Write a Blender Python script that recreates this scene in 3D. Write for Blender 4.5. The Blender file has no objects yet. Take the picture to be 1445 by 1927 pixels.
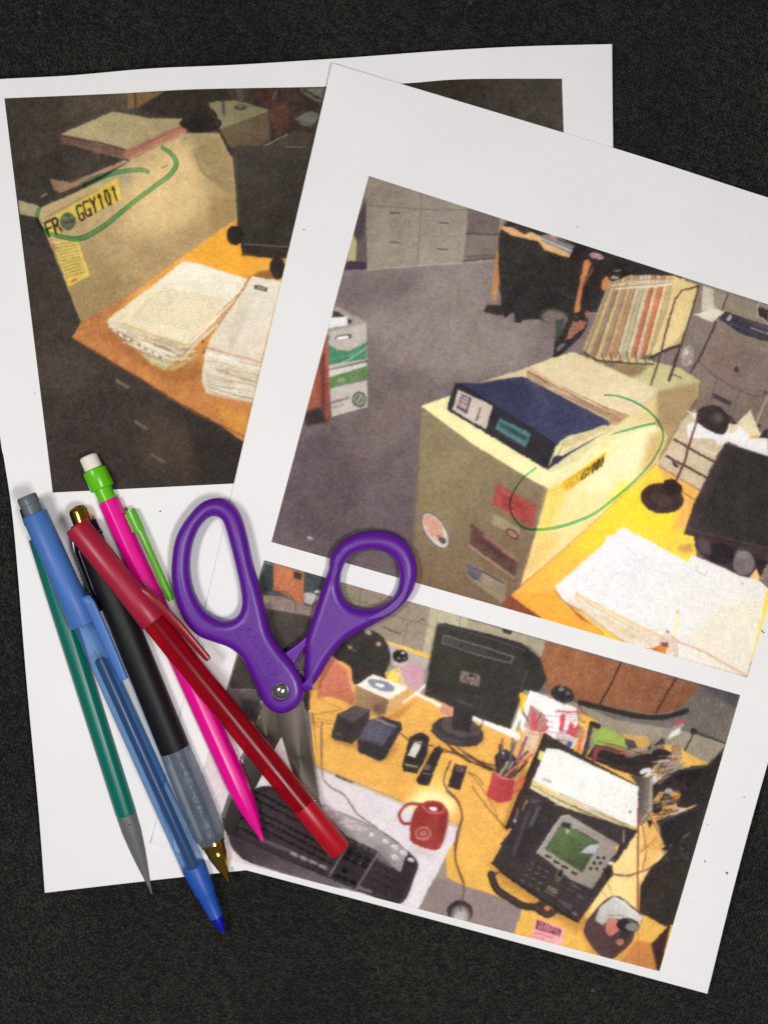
import bpy, bmesh, math
import numpy as np
from mathutils import Vector, Matrix

# ---------------------------------------------------------------- camera, world, lamps, exposure
scene = bpy.context.scene
PW, PH = 1445.0, 1927.0            # the photograph's pixel frame, used to place things on the table
SPAN, DIST, TILT = 0.350, 0.400, math.radians(3.0)
cam_d = bpy.data.cameras.new('camera'); cam = bpy.data.objects.new('camera', cam_d)
scene.collection.objects.link(cam); scene.camera = cam
cam_d.sensor_fit = 'VERTICAL'; cam_d.sensor_height = 36; cam_d.lens = 36 * DIST / SPAN
cam_d.clip_start = 0.01; cam_d.clip_end = 20
cam.rotation_euler = (-TILT, 0, 0)
cam.location = (0, DIST * math.sin(TILT), DIST * math.cos(TILT))
cam_d.dof.use_dof = True; cam_d.dof.focus_distance = DIST - 0.006; cam_d.dof.aperture_fstop = 5.6
world = bpy.data.worlds.new('World'); scene.world = world; world.use_nodes = True
world.node_tree.nodes['Background'].inputs[0].default_value = (0.93, 0.95, 1.0, 1)
world.node_tree.nodes['Background'].inputs[1].default_value = 0.13

def lamp(name, loc, target, sx, sy, power, col):
    d = bpy.data.lights.new(name, 'AREA'); d.shape = 'RECTANGLE'; d.size = sx; d.size_y = sy
    d.energy = power; d.color = col
    o = bpy.data.objects.new(name, d); scene.collection.objects.link(o)
    o.location = loc
    o.rotation_euler = (Vector(target) - Vector(loc)).to_track_quat('-Z', 'Y').to_euler()
    return o
lamp('key_fill_lamp', (-0.24, 0.04, 0.50), (0, -0.06, 0), 0.17, 0.06, 1.45, (1.0, 0.975, 0.955))
lamp('key_fill_lamp', (0.13, -0.11, 0.50), (0.05, -0.06, 0), 0.16, 0.06, 1.60, (1.0, 0.975, 0.95))  # fill lamp, added low over the table to brighten centre and lower right
vs = scene.view_settings
scene.display_settings.display_device = 'sRGB'
vs.view_transform = 'Standard'; vs.look = 'None'; vs.exposure = 0.0; vs.gamma = 1.0; vs.use_curve_mapping = False
scene.render.engine = 'CYCLES'
scene.cycles.max_bounces = 10; scene.cycles.transmission_bounces = 8; scene.cycles.transparent_max_bounces = 12
scene.render.resolution_x = 767; scene.render.resolution_y = 1024

# ---------------------------------------------------------------- helpers
CR = Matrix.Rotation(-TILT, 3, 'X')
def P(px, py, z=0.0):
    """photo pixel -> point on the level z above the table"""
    k = SPAN / DIST / PH
    d = CR @ Vector(((px - PW / 2) * k, -(py - PH / 2) * k, -1))
    c = Vector(cam.location)
    t = (z - c.z) / d.z
    return c + d * t
def Pn(px, py, z):
    k = SPAN / DIST / PH; c = np.array(cam.location); R = np.array(CR)
    d = np.stack([(px - PW / 2) * k, -(py - PH / 2) * k, -np.ones_like(px)], -1) @ R.T
    t = (z - c[2]) / d[..., 2]
    return c + d * t[..., None]
MPP = SPAN / PH

def srgb(c):
    return tuple(((v / 255 / 12.92) if v / 255 <= .04045 else ((v / 255 + .055) / 1.055) ** 2.4) for v in c) + (1,)

def tag(o, label=None, cat=None, group=None, kind=None):
    if label: o['label'] = label
    if cat: o['category'] = cat
    if group: o['group'] = group
    if kind: o['kind'] = kind
    return o
def link(name, me, mat, parent=None):
    o = bpy.data.objects.new(name, me); scene.collection.objects.link(o)
    if mat: me.materials.append(mat)
    if parent: o.parent = parent
    return o
def mesh_np(name, V, F, smooth=True):
    me = bpy.data.meshes.new(name)
    me.vertices.add(len(V)); me.vertices.foreach_set('co', np.asarray(V, np.float32).ravel())
    F = np.asarray(F, np.int32); n = F.shape[1]
    me.loops.add(F.size); me.loops.foreach_set('vertex_index', F.ravel())
    me.polygons.add(len(F)); me.polygons.foreach_set('loop_start', np.arange(len(F), dtype=np.int32) * n)
    try: me.polygons.foreach_set('loop_total', np.full(len(F), n, np.int32))
    except Exception: pass
    me.polygons.foreach_set('use_smooth', np.full(len(F), smooth))
    me.update(calc_edges=True); me.validate()
    return me
def grid_faces(nu, nv):
    i = np.arange((nu - 1) * (nv - 1)); r, c = i // (nu - 1), i % (nu - 1)
    a = r * nu + c
    return np.stack([a, a + 1, a + nu + 1, a + nu], 1)

# ---------------------------------------------------------------- materials
def mat(name, col, rough=.5, metal=0, trans=0, ior=1.45, bump=0, bscale=400, spec=.5, coat=0, mottle=0, mscale=60, sss=0, alpha=1):
    m = bpy.data.materials.new(name); m.use_nodes = True
    nt = m.node_tree; b = nt.nodes['Principled BSDF']
    b.inputs['Base Color'].default_value = srgb(col)
    b.inputs['Roughness'].default_value = rough; b.inputs['Metallic'].default_value = metal
    b.inputs['Transmission Weight'].default_value = trans; b.inputs['IOR'].default_value = ior
    b.inputs['Specular IOR Level'].default_value = spec; b.inputs['Coat Weight'].default_value = coat
    b.inputs['Coat Roughness'].default_value = .15; b.inputs['Alpha'].default_value = alpha
    tc = nt.nodes.new('ShaderNodeTexCoord')
    if mottle:
        n = nt.nodes.new('ShaderNodeTexNoise'); n.inputs['Scale'].default_value = mscale; n.inputs['Detail'].default_value = 5
        nt.links.new(tc.outputs['Object'], n.inputs['Vector'])
        mx = nt.nodes.new('ShaderNodeMix'); mx.data_type = 'RGBA'
        c = srgb(col)
        mx.inputs[6].default_value = tuple(v * (1 - mottle) for v in c[:3]) + (1,)
        mx.inputs[7].default_value = tuple(min(1, v * (1 + mottle)) for v in c[:3]) + (1,)
        nt.links.new(n.outputs['Fac'], mx.inputs[0]); nt.links.new(mx.outputs[2], b.inputs['Base Color'])
        mr = nt.nodes.new('ShaderNodeMapRange'); mr.inputs['To Min'].default_value = max(rough - .08, .02); mr.inputs['To Max'].default_value = rough + .1
        nt.links.new(n.outputs['Fac'], mr.inputs['Value']); nt.links.new(mr.outputs['Result'], b.inputs['Roughness'])
    if bump:
        n = nt.nodes.new('ShaderNodeTexNoise'); n.inputs['Scale'].default_value = bscale; n.inputs['Detail'].default_value = 3
        nt.links.new(tc.outputs['Object'], n.inputs['Vector'])
        bp = nt.nodes.new('ShaderNodeBump'); bp.inputs['Strength'].default_value = bump; bp.inputs['Distance'].default_value = .0004
        nt.links.new(n.outputs['Fac'], bp.inputs['Height']); nt.links.new(bp.outputs['Normal'], b.inputs['Normal'])
    return m
# ---------------------------------------------------------------- printed pictures
# The sheets carry inkjet prints.  Their ink colours are worked out here as plain
# colour fields (polygons, strokes, ellipses) and stored per vertex on the print meshes.
OX, CW, CH = 100, 1740, 1927
rng = np.random.default_rng(7)

def vnoise(cell, seed):
    r = np.random.default_rng(seed)
    gh, gw = int(CH / cell) + 3, int(CW / cell) + 3
    g = r.random((gh, gw)).astype(np.float32)
    y = np.arange(CH, dtype=np.float32) / cell; x = np.arange(CW, dtype=np.float32) / cell
    yi, xi = y.astype(int), x.astype(int); fy, fx = y - yi, x - xi
    fy = fy * fy * (3 - 2 * fy); fx = fx * fx * (3 - 2 * fx)
    a = g[yi][:, xi] * (1 - fx) + g[yi][:, xi + 1] * fx
    b = g[yi + 1][:, xi] * (1 - fx) + g[yi + 1][:, xi + 1] * fx
    return (a * (1 - fy[:, None]) + b * fy[:, None]) - 0.5

N_FINE = vnoise(1.6, 1) + vnoise(3.2, 2) * 0.8
N_BLOT = vnoise(14, 3) + vnoise(34, 4)

def boxblur(a, r):
    r = int(r)
    if r < 1: return a
    for ax in (0, 1):
        p = [(0, 0)] * a.ndim; p[ax] = (r + 1, r)
        c = np.cumsum(np.pad(a, p, mode='edge'), axis=ax)
        if ax == 0: a = (c[2 * r + 1:] - c[:-2 * r - 1]) / (2 * r + 1)
        else: a = (c[:, 2 * r + 1:] - c[:, :-2 * r - 1]) / (2 * r + 1)
    return a

class Canvas:
    def __init__(s, base):
        s.a = np.empty((CH, CW, 3), np.float32); s.a[:] = base
        s.T = (0, 0, 1)
    def V(s, x0, y0, k): s.T = (x0, y0, k)
    def tp(s, pts):
        p = np.asarray(pts, float).reshape(-1, 2)
        return np.stack([p[:, 0] / s.T[2] + s.T[0] + OX, p[:, 1] / s.T[2] + s.T[1]], 1)
    def _mix(s, cov, x0, y0, c, c2, g, n, a):
        h, w = cov.shape
        sl = s.a[y0:y0 + h, x0:x0 + w]
        col = np.empty_like(sl); col[:] = c
        if c2 is not None:
            P = s.tp([g[:2], g[2:]]); d = P[1] - P[0]
            X = np.arange(x0, x0 + w) - P[0][0]; Y = np.arange(y0, y0 + h) - P[0][1]
            t = np.clip((X[None] * d[0] + Y[:, None] * d[1]) / (d @ d), 0, 1)[..., None]
            col = col * (1 - t) + np.asarray(c2, np.float32) * t
        if n:
            nn = N_FINE[y0:y0 + h, x0:x0 + w] * .95 + N_BLOT[y0:y0 + h, x0:x0 + w] * 0.55
            col = col * (1 + n * nn[..., None])
        k = (cov * a)[..., None]
        s.a[y0:y0 + h, x0:x0 + w] = sl * (1 - k) + col * k
    def poly(s, pts, c, c2=None, g=None, n=0.08, a=1.0, soft=0, smooth=False, raw=False):
        P = np.asarray(pts, float) if raw else s.tp(pts)
        if smooth: P = crom(P, True)
        m = int(soft * 3) + 2
        x0 = max(int(P[:, 0].min()) - m, 0); x1 = min(int(P[:, 0].max()) + m + 2, CW)
        y0 = max(int(P[:, 1].min()) - m, 0); y1 = min(int(P[:, 1].max()) + m + 2, CH)
        if x1 <= x0 or y1 <= y0: return
        cov = np.zeros((y1 - y0, x1 - x0), np.float32)
        xs = np.arange(x0, x1, dtype=np.float32)
        ax, ay = P[:, 0], P[:, 1]; bx, by = np.roll(ax, -1), np.roll(ay, -1)
        for r in range(y1 - y0):
            for sub in (0.25, 0.75):
                y = y0 + r + sub - 0.5
                q = (ay <= y) != (by <= y)
                if not q.any(): continue
                xc = np.sort(ax[q] + (y - ay[q]) / (by[q] - ay[q]) * (bx[q] - ax[q]))
                for i in range(0, len(xc) - 1, 2):
                    cov[r] += 0.5 * (np.clip(xc[i + 1] - xs + .5, 0, 1) - np.clip(xc[i] - xs + .5, 0, 1))
        if soft:
            cov = boxblur(boxblur(cov, soft), soft)
        s._mix(np.clip(cov, 0, 1), x0, y0, c, c2, g, n, a)
    def line(s, pts, w, c, a=1.0, smooth=False, soft=0.7):
        P = s.tp(pts); w = w / s.T[2]
        if smooth: P = crom(P, False)
        m = int(w + 4)
        x0 = max(int(P[:, 0].min()) - m, 0); x1 = min(int(P[:, 0].max()) + m + 2, CW)
        y0 = max(int(P[:, 1].min()) - m, 0); y1 = min(int(P[:, 1].max()) + m + 2, CH)
        if x1 <= x0 or y1 <= y0: return
        X, Y = np.meshgrid(np.arange(x0, x1), np.arange(y0, y1))
        D = np.full(X.shape, 1e9, np.float32)
        for i in range(len(P) - 1):
            d = P[i + 1] - P[i]; L = max(d @ d, 1e-6)
            t = np.clip(((X - P[i][0]) * d[0] + (Y - P[i][1]) * d[1]) / L, 0, 1)
            D = np.minimum(D, np.hypot(X - P[i][0] - t * d[0], Y - P[i][1] - t * d[1]))
        cov = np.clip((w / 2 - D) / (2 * soft) + .5, 0, 1) * min(1, w / 1.0 + .2)
        s._mix(cov.astype(np.float32), x0, y0, c, None, None, 0, a)
    def ell(s, cx, cy, rx, ry, rot, c, **k):
        t = np.linspace(0, 2 * np.pi, 40, endpoint=False); r = math.radians(rot)
        x, y = rx * np.cos(t), ry * np.sin(t)
        s.poly(np.stack([cx + x * math.cos(r) - y * math.sin(r), cy + x * math.sin(r) + y * math.cos(r)], 1), c, **k)
    def text(s, word, q, w, c, a=1.0, gap=0.18):
        # q: bottom-left, bottom-right, top-left of the word in current coordinates
        bl, br, tl = [np.asarray(v, float) for v in q]
        n = len(word); ex = (br - bl) / n; ey = tl - bl
        for i, ch in enumerate(word):
            for st in GLYPH.get(ch, []):
                s.line([bl + ex * (i + gap / 2 + u * (1 - gap)) + ey * v for u, v in st], w, c, a, soft=.5)
    def scrib(s, p0, p1, w, c, a=.7, seed=0):
        # a row of print too small to read
        r = np.random.default_rng(seed); p0 = np.asarray(p0, float); p1 = np.asarray(p1, float); t = 0
        L = np.hypot(*(p1 - p0)) / s.T[2]
        while t < 1:
            l = (2 + 5 * r.random()) / L
            s.line([p0 + (p1 - p0) * t, p0 + (p1 - p0) * min(t + l, 1)], w, c, a * (.6 + .4 * r.random()), soft=.6)
            t += l + 1.6 / L
    def leaves(s, a0, a1, b0, b1, n, cols, w=(2, 5), seed=0):
        # ragged sheet edges between edge a0-a1 and edge b0-b1: short strokes that start and stop unevenly
        r = np.random.default_rng(seed); a0, a1, b0, b1 = [np.asarray(v, float) for v in (a0, a1, b0, b1)]
        for i in range(n):
            t = r.random(); u0 = r.random() * .7; u1 = min(1.0, u0 + .15 + r.random() * .6)
            p0, p1 = a0 + (b0 - a0) * t, a1 + (b1 - a1) * t
            j = (r.random(2) - .5) * 8
            s.line([p0 + (p1 - p0) * u0 + j, p0 + (p1 - p0) * u1 + j * .5], w[0] + (w[1] - w[0]) * r.random(), cols[r.integers(len(cols))], .45 + .5 * r.random(), soft=.5)
    def finish(s, blur=1):
        a = np.clip(s.a, 0, 255)
        for _ in range(1):
            b = a.copy(); b[1:-1] = (a[:-2] + a[1:-1] * 2 + a[2:]) / 4; a = b
            b = a.copy(); b[:, 1:-1] = (a[:, :-2] + a[:, 1:-1] * 2 + a[:, 2:]) / 4; a = b
        # real prints have no ruler-straight edges: shift everything a little, unevenly
        wx = vnoise(5, 11) * 1.5 + vnoise(15, 12) * 1.0; wy = vnoise(5, 13) * 1.5 + vnoise(15, 14) * 1.0
        yy, xx = np.mgrid[0:CH, 0:CW]
        a = a[np.clip(np.rint(yy + wy), 0, CH - 1).astype(int), np.clip(np.rint(xx + wx), 0, CW - 1).astype(int)]
        b = a.copy(); b[1:-1, 1:-1] = (a[:-2, 1:-1] + a[2:, 1:-1] + a[1:-1, :-2] + a[1:-1, 2:] + 2 * a[1:-1, 1:-1]) / 6; a = b
        a = 255 * (np.clip(a, 0, 255) / 255) ** .85
        g = np.clip((a.mean(2, keepdims=True) - 95) / 110, 0, 1); g = g * g * (3 - 2 * g)
        k = np.clip(1 - (a.mean(2, keepdims=True) - 40) / 80, 0, 1); a = a - 15 * k
        a = a * (1 + .05 * g); a[..., 2] *= 1 - .05 * (1 - g[..., 0])
        a = a + np.stack([vnoise(5, 21), vnoise(5, 22), vnoise(5, 23)], 2) * 9
        soft = boxblur(boxblur(a, 4), 5); wide = boxblur(boxblur(a, 14), 16)
        a = a * .74 + soft * .16 + wide * .10
        a = a + (a - wide) * .10
        a = a * (1 + .03 * vnoise(8, 31)[..., None] + .04 * vnoise(3.5, 32)[..., None])
        ink = (1 - a.mean(2, keepdims=True) / 255)
        a = a + N_FINE[..., None] * (4 + 10 * ink) * .9 + N_BLOT[..., None] * 3
        return np.clip(a, 0, 255)

GLYPH = {
 'F': [[(0, 0), (0, 1), (.9, 1)], [(0, .52), (.75, .52)]],
 'R': [[(0, 0), (0, 1), (.6, 1), (.85, .8), (.6, .5), (0, .5)], [(.5, .5), (.95, 0)]],
 'O': [[(.2, 0), (0, .3), (0, .7), (.2, 1), (.7, 1), (.9, .7), (.9, .3), (.7, 0), (.2, 0)]],
 'G': [[(.95, .92), (.8, 1), (.18, 1), (0, .82), (0, .18), (.18, 0), (.95, 0), (.95, .4), (.62, .4)]],
 'Y': [[(0, 1), (.45, .5), (.9, 1)], [(.45, .5), (.45, 0)]],
 '1': [[(.2, .82), (.5, 1), (.5, 0)]], '0': [[(.25, 0), (.08, .3), (.08, .7), (.25, 1), (.65, 1), (.82, .7), (.82, .3), (.65, 0), (.25, 0)]],
 'D': [[(0, 0), (0, 1), (.6, 1), (.9, .7), (.9, .3), (.6, 0), (0, 0)]], 'U': [[(0, 1), (0, .2), (.2, 0), (.7, 0), (.9, .2), (.9, 1)]],
 'N': [[(0, 0), (0, 1), (.9, 0), (.9, 1)]], 'E': [[(.9, 0), (0, 0), (0, 1), (.9, 1)], [(0, .5), (.7, .5)]],
 'M': [[(0, 0), (0, 1), (.45, .4), (.9, 1), (.9, 0)]], 'I': [[(.45, 0), (.45, 1)]], 'L': [[(0, 1), (0, 0), (.8, 0)]],
 'C': [[(.9, .85), (.7, 1), (.2, 1), (0, .7), (0, .3), (.2, 0), (.7, 0), (.9, .15)]], 'S': [[(.9, .9), (.2, 1), (0, .75), (.9, .3), (.7, 0), (0, .08)]],
 'h': [[(.1, 0), (.1, 1.2)], [(.1, .6), (.5, .75), (.75, .55), (.75, 0)]],
 'p': [[(.1, .75), (.1, -.45)], [(.1, .65), (.6, .75), (.8, .38), (.6, 0), (.1, .1)]],
}

def crom(P, closed, k=6):
    P = np.asarray(P, float); n = len(P); out = []
    for i in range(n if closed else n - 1):
        if closed: a, b, c, d = P[i - 1], P[i], P[(i + 1) % n], P[(i + 2) % n]
        else: a, b, c, d = P[max(i - 1, 0)], P[i], P[i + 1], P[min(i + 2, n - 1)]
        for t in np.arange(k) / k:
            out.append(.5 * ((2 * b) + (c - a) * t + (2 * a - 5 * b + 4 * c - d) * t * t + (3 * b - 3 * c + d - a) * t ** 3))
    if not closed: out.append(P[-1])
    return np.array(out)

def paint_one():
    K = Canvas((60, 53, 49)); p, l, e = K.poly, K.line, K.ell
    DK = (58, 51, 48)
    K.V(0, 60, 2.258)
    p([(0, 100), (3400, 100), (3400, 2200), (0, 2200)], (62, 55, 50), (52, 47, 46), (300, 300, 500, 1900), n=.18)
    # right hidden part and upper right strip
    p([(1380, 200), (2450, 180), (2450, 500), (1380, 500)], (44, 38, 34), (66, 60, 56), (1700, 300, 2400, 350), n=.15)
    # back wall
    p([(20, 280), (560, 255), (560, 330), (480, 345), (300, 420), (200, 480), (60, 560)], (78, 67, 56), (58, 50, 46), (500, 270, 150, 420), n=.15, soft=3)
    p([(540, 258), (700, 248), (690, 262), (600, 318), (545, 330)], (112, 88, 56), n=.1)
    l([(575, 258), (578, 322)], 9, (70, 52, 38)); l([(600, 316), (700, 256)], 5, (58, 46, 36))
    p([(600, 320), (700, 255), (960, 240), (1000, 300), (960, 400), (780, 400), (700, 360)], (50, 44, 40), n=.12, soft=1)
    # back partition right of the lamp
    p([(890, 300), (1000, 290), (1140, 325), (1140, 345), (930, 412), (900, 380)], (130, 120, 92), (112, 102, 78), (900, 330, 1130, 340), n=.1)
    p([(930, 412), (1140, 335), (1148, 455), (1100, 485), (980, 490)], (98, 82, 62), (84, 70, 56), (950, 400, 1130, 480), n=.12)
    l([(930, 410), (1140, 336)], 4, (150, 138, 104), .7)
    p([(985, 245), (1370, 235), (1360, 280), (1320, 470), (1150, 480), (1140, 330), (1000, 290)], (56, 46, 42), n=.25)
    p([(1150, 300), (1215, 290), (1235, 400), (1190, 440), (1150, 380)], (78, 50, 44), n=.3, soft=1)
    p([(1100, 245), (1150, 243), (1150, 300), (1110, 300)], (70, 42, 38), n=.3, soft=1)
    e(1022, 322, 26, 12, 0, (52, 50, 46)); e(1022, 318, 14, 6, 0, (100, 98, 90)); l([(1022, 250), (1022, 318)], 26, (88, 84, 78), .5)
    l([(948, 292), (952, 352)], 10, (66, 58, 50))
    p([(1250, 368), (1320, 335), (1358, 350), (1330, 400), (1290, 400)], (98, 94, 92), n=.1); l([(1255, 375), (1340, 398)], 4, (60, 52, 48))
    p([(1270, 240), (1380, 236), (1370, 300), (1330, 290)], (88, 86, 80), n=.2); l([(1290, 245), (1365, 285)], 6, (30, 28, 26)); l([(1270, 262), (1360, 320)], 5, (38, 34, 32))
    p([(1160, 480), (1250, 420), (1330, 430), (1310, 490)], (66, 58, 52), n=.15)
    l([(1120, 487), (1222, 436)], 5, (150, 146, 132), .8); l([(1215, 488), (1300, 492)], 5, (150, 146, 132), .8)
    l([(1175, 250), (1160, 285)], 6, (120, 96, 66), .8)
    # partition, big lit face
    p([(180, 740), (300, 690), (545, 548), (780, 432), (930, 430), (985, 520), (1000, 640), (1010, 800), (880, 880), (560, 1110), (345, 1235), (300, 1120), (190, 870), (165, 800)],
      (182, 156, 108), (160, 130, 88), (500, 600, 620, 1100), n=.1)
    p([(560, 620), (760, 470), (860, 600), (880, 760), (700, 860), (520, 830)], (226, 190, 128), n=.05, a=.75, soft=16)
    p([(420, 620), (560, 560), (560, 640), (440, 700)], (150, 142, 112), n=.05, a=.6, soft=6)
    p([(820, 440), (930, 430), (990, 540), (1000, 700), (900, 640), (830, 540)], (140, 116, 80), n=.06, a=.75, soft=7)
    l([(825, 500), (845, 560), (880, 610), (960, 650)], 10, (120, 100, 70), .55, smooth=True, soft=2)
    p([(200, 900), (300, 1120), (345, 1235), (560, 1110), (480, 1000), (380, 900)], (140, 116, 76), n=.08, a=.6, soft=8)
    p([(900, 700), (1010, 700), (1010, 800), (880, 880)], (150, 118, 70), n=.06, a=.7, soft=8)
    # partition top and left edge
    p([(790, 432), (900, 428), (830, 450), (760, 475)], (160, 146, 104), n=.08)
    p([(80, 715), (178, 745), (172, 790), (84, 775)], (150, 142, 104), n=.08)
    p([(84, 775), (170, 800), (235, 950), (300, 1120), (350, 1245), (315, 1300), (100, 1300)], (54, 47, 46), n=.15)
    p([(70, 560), (260, 500), (300, 620), (180, 735), (78, 712)], (54, 48, 44), n=.15)
    l([(178, 740), (300, 690), (430, 620), (545, 550)], 9, (58, 48, 42)); l([(190, 745), (430, 640)], 8, (176, 162, 118), .6)
    l([(190, 790), (480, 640)], 5, (96, 76, 58), .55)
    # folders
    p([(258, 435), (480, 338), (560, 352), (640, 368), (775, 368), (775, 392), (540, 500), (430, 480)], (166, 150, 110), (156, 138, 100), (420, 380, 600, 470), n=.08)
    p([(260, 440), (430, 482), (540, 500), (548, 545), (430, 520), (262, 472)], (104, 76, 64), n=.2); l([(262, 440), (420, 470), (530, 500)], 8, (66, 46, 42), .9)
    l([(300, 470), (400, 500), (540, 540)], 5, (140, 106, 90), .6)
    p([(540, 500), (776, 392), (795, 412), (790, 432), (550, 545), (530, 530)], (150, 96, 78), (170, 112, 88), (560, 510, 780, 420), n=.15)
    l([(550, 510), (778, 402)], 4, (112, 56, 50), .7); l([(545, 540), (790, 425)], 6, (196, 140, 110), .7)
    p([(215, 625), (300, 640), (400, 600), (530, 545), (545, 553), (400, 625), (260, 685), (230, 670)], (138, 106, 84), (184, 148, 120), (260, 660, 530, 550), n=.15)
    l([(235, 660), (400, 612), (535, 556)], 4, (92, 62, 54), .6, smooth=True); l([(180, 700), (200, 688)], 7, (150, 120, 110), .8)
    # lamp arm and head
    e(850, 372, 76, 58, -8, (46, 40, 38)); p([(770, 378), (926, 370), (930, 412), (860, 428), (790, 415)], (40, 36, 34), smooth=True)
    l([(880, 345), (900, 340)], 5, (90, 78, 66), .5); l([(925, 410), (960, 470), (985, 520)], 12, (48, 40, 38), smooth=True)
    l([(905, 350), (925, 395)], 4, (100, 90, 74), .6)
    # sticker
    p([(182, 812), (500, 622), (515, 712), (340, 800), (205, 880)], (212, 190, 90), (216, 176, 50), (200, 850, 500, 680), n=.08)
    p([(470, 640), (502, 624), (515, 712), (490, 724)], (226, 196, 84), n=.05, a=.7)
    K.V(60, 230, 7.225)
    K.text('FR', [(225, 1560), (425, 1470), (165, 1375)], 30, (36, 27, 25), gap=.2)
    K.text('GGY101', [(648, 1352), (1205, 1040), (590, 1160)], 26, (36, 27, 25), gap=.3)
    K.V(0, 60, 2.258)
    e(290, 805, 34, 38, 10, (72, 84, 66), n=.25); e(276, 790, 13, 11, 0, (94, 110, 80)); e(303, 786, 10, 9, 0, (88, 104, 78)); l([(278, 822), (312, 812)], 7, (122, 72, 70)); l([(275, 812), (315, 802)], 4, (40, 44, 38))
    # note below it
    p([(225, 890), (330, 880), (384, 1035), (290, 1085)], (204, 180, 92), (214, 184, 78), (240, 890, 350, 1060), n=.08)
    for i in range(11):
        t = i / 11; K.scrib((238 + 50 * t, 905 + 152 * t), (318 + 52 * t, 892 + 138 * t), 5, (110, 84, 56), .75, i)
    l([(230, 905), (236, 925)], 8, (190, 70, 50), .8); l([(305, 1062), (322, 1052)], 9, (190, 60, 44), .9)
    l([(686, 580), (714, 566)], 5, (96, 74, 62), .9); l([(850, 494), (876, 484)], 4, (110, 86, 62), .8); l([(478, 1090), (490, 1085)], 4, (100, 80, 60), .7)
    # desk surface
    p([(1005, 795), (880, 880), (560, 1110), (310, 1300), (700, 1600), (1050, 1800), (1300, 1700), (1300, 900), (1100, 800)], (232, 156, 60), (186, 112, 60), (850, 950, 640, 1440), n=.1)
    p([(960, 850), (1120, 900), (1180, 960), (1000, 1040), (780, 960)], (238, 158, 40), n=.05, a=.8, soft=6)
    # monitor
    p([(985, 492), (1010, 482), (1310, 492), (1320, 600), (1232, 925), (1025, 905), (1010, 850), (1005, 700)], (62, 56, 54), (52, 46, 42), (1010, 520, 1150, 850), n=.12)
    l([(1000, 500), (1012, 720), (1015, 850)], 5, (80, 76, 74), .5); e(1000, 865, 36, 42, 0, (40, 35, 33), n=.1)
    p([(1025, 895), (1230, 912), (1215, 965), (1028, 940)], (48, 42, 40), n=.1); l([(1040, 902), (1225, 914)], 4, (128, 122, 118), .8)
    l([(1030, 945), (1180, 962)], 6, (40, 30, 24)); e(1180, 1005, 34, 48, 0, (46, 39, 36))
    p([(1065, 1042), (1100, 1018), (1150, 1012), (1160, 1050), (1090, 1052)], (140, 88, 46), n=.1, soft=1)
    K.V(0, 500, 2.258)
    # dark cabinet
    p([(100, 0), (230, 0), (345, 245), (312, 305), (620, 460), (1040, 750), (1040, 1000), (225, 1000)], (58, 50, 46), (50, 43, 42), (400, 400, 500, 900), n=.16)
    p([(560, 600), (800, 680), (850, 900), (600, 900)], (72, 58, 50), n=.1, a=.6, soft=14)
    p([(160, 340), (330, 330), (450, 420), (300, 560), (180, 520)], (68, 60, 56), n=.1, a=.5, soft=10)
    l([(205, 430), (700, 640)], 3, (46, 40, 40), .35)
    p([(790, 625), (1040, 760), (1030, 920), (850, 920)], (44, 38, 36), n=.1, a=.8, soft=4)
    for (x, y, a_) in ((522, 498, .9), (603, 675, .75), (675, 815, .55)):
        l([(x - 28, y - 14), (x + 26, y + 18)], 9, (112, 98, 84), a_); l([(x - 24, y - 4), (x + 20, y + 24)], 4, (150, 132, 108), a_ * .7)
    # desk edge
    p([(308, 305), (345, 243), (560, 115), (460, 240), (640, 420), (860, 440), (1075, 590), (1040, 722), (780, 592), (600, 478)], (182, 110, 60), (184, 112, 54), (350, 300, 1000, 680), n=.14)
    l([(312, 308), (600, 482), (780, 598), (1040, 728)], 7, (120, 74, 44), .8); l([(345, 248), (312, 300)], 5, (200, 128, 70), .8)
    p([(460, 250), (640, 420), (700, 450), (850, 400), (870, 470), (760, 500), (560, 400), (440, 300)], (132, 76, 44), n=.1, a=.5, soft=5)
    p([(930, 590), (1060, 650), (1045, 715), (960, 670)], (204, 134, 50), n=.1, a=.8, soft=4)
    # left stack of paper
    p([(560, 330), (640, 370), (700, 440), (640, 415)], (196, 176, 84), n=.1)
    p([(455, 235), (500, 210), (780, 330), (830, 360), (760, 400), (700, 445), (640, 400), (500, 290), (465, 265)], (204, 188, 160), (188, 168, 134), (500, 250, 740, 420), n=.15)
    p([(640, 405), (720, 440), (830, 372), (850, 380), (745, 445), (690, 440)], (176, 152, 90), n=.15)
    for i in range(6):
        o = i * 13
        l([(468 + i * 14, 250 + o * 1.4), (560 + i * 9, 290 + o * 1.2), (740 - i * 4, 345 + o * 1.05), (850 - i * 10, 340 + o)], 4, (120, 100, 80) if i % 2 else (236, 226, 206), .8)
    p([(455, 232), (700, 45), (780, -20), (860, -5), (1052, 58), (1040, 100), (830, 330), (790, 338), (640, 290), (520, 245)], (232, 224, 200), (222, 206, 168), (800, 20, 620, 300), n=.05)
    p([(620, 90), (860, 110), (1000, 150), (850, 290), (600, 230), (560, 190)], (226, 208, 160), n=.05, a=.5, soft=8)
    for i in range(13):
        t = i / 12; K.scrib((690 - 130 * t, 95 + 120 * t), (960 - 130 * t, 145 + 135 * t), 3.4, (170, 150, 120), .6, 40 + i)
    l([(560, 240), (600, 190), (640, 120)], 3, (176, 156, 130), .8); l([(520, 244), (640, 290), (790, 335), (830, 330)], 6, (206, 166, 88), .9)
    l([(830, 325), (930, 220), (1048, 84)], 6, (222, 150, 70), .9); l([(840, 345), (930, 260), (1030, 130)], 5, (150, 104, 66), .8); l([(835, 335), (940, 240)], 4, (240, 232, 210), .9)
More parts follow.
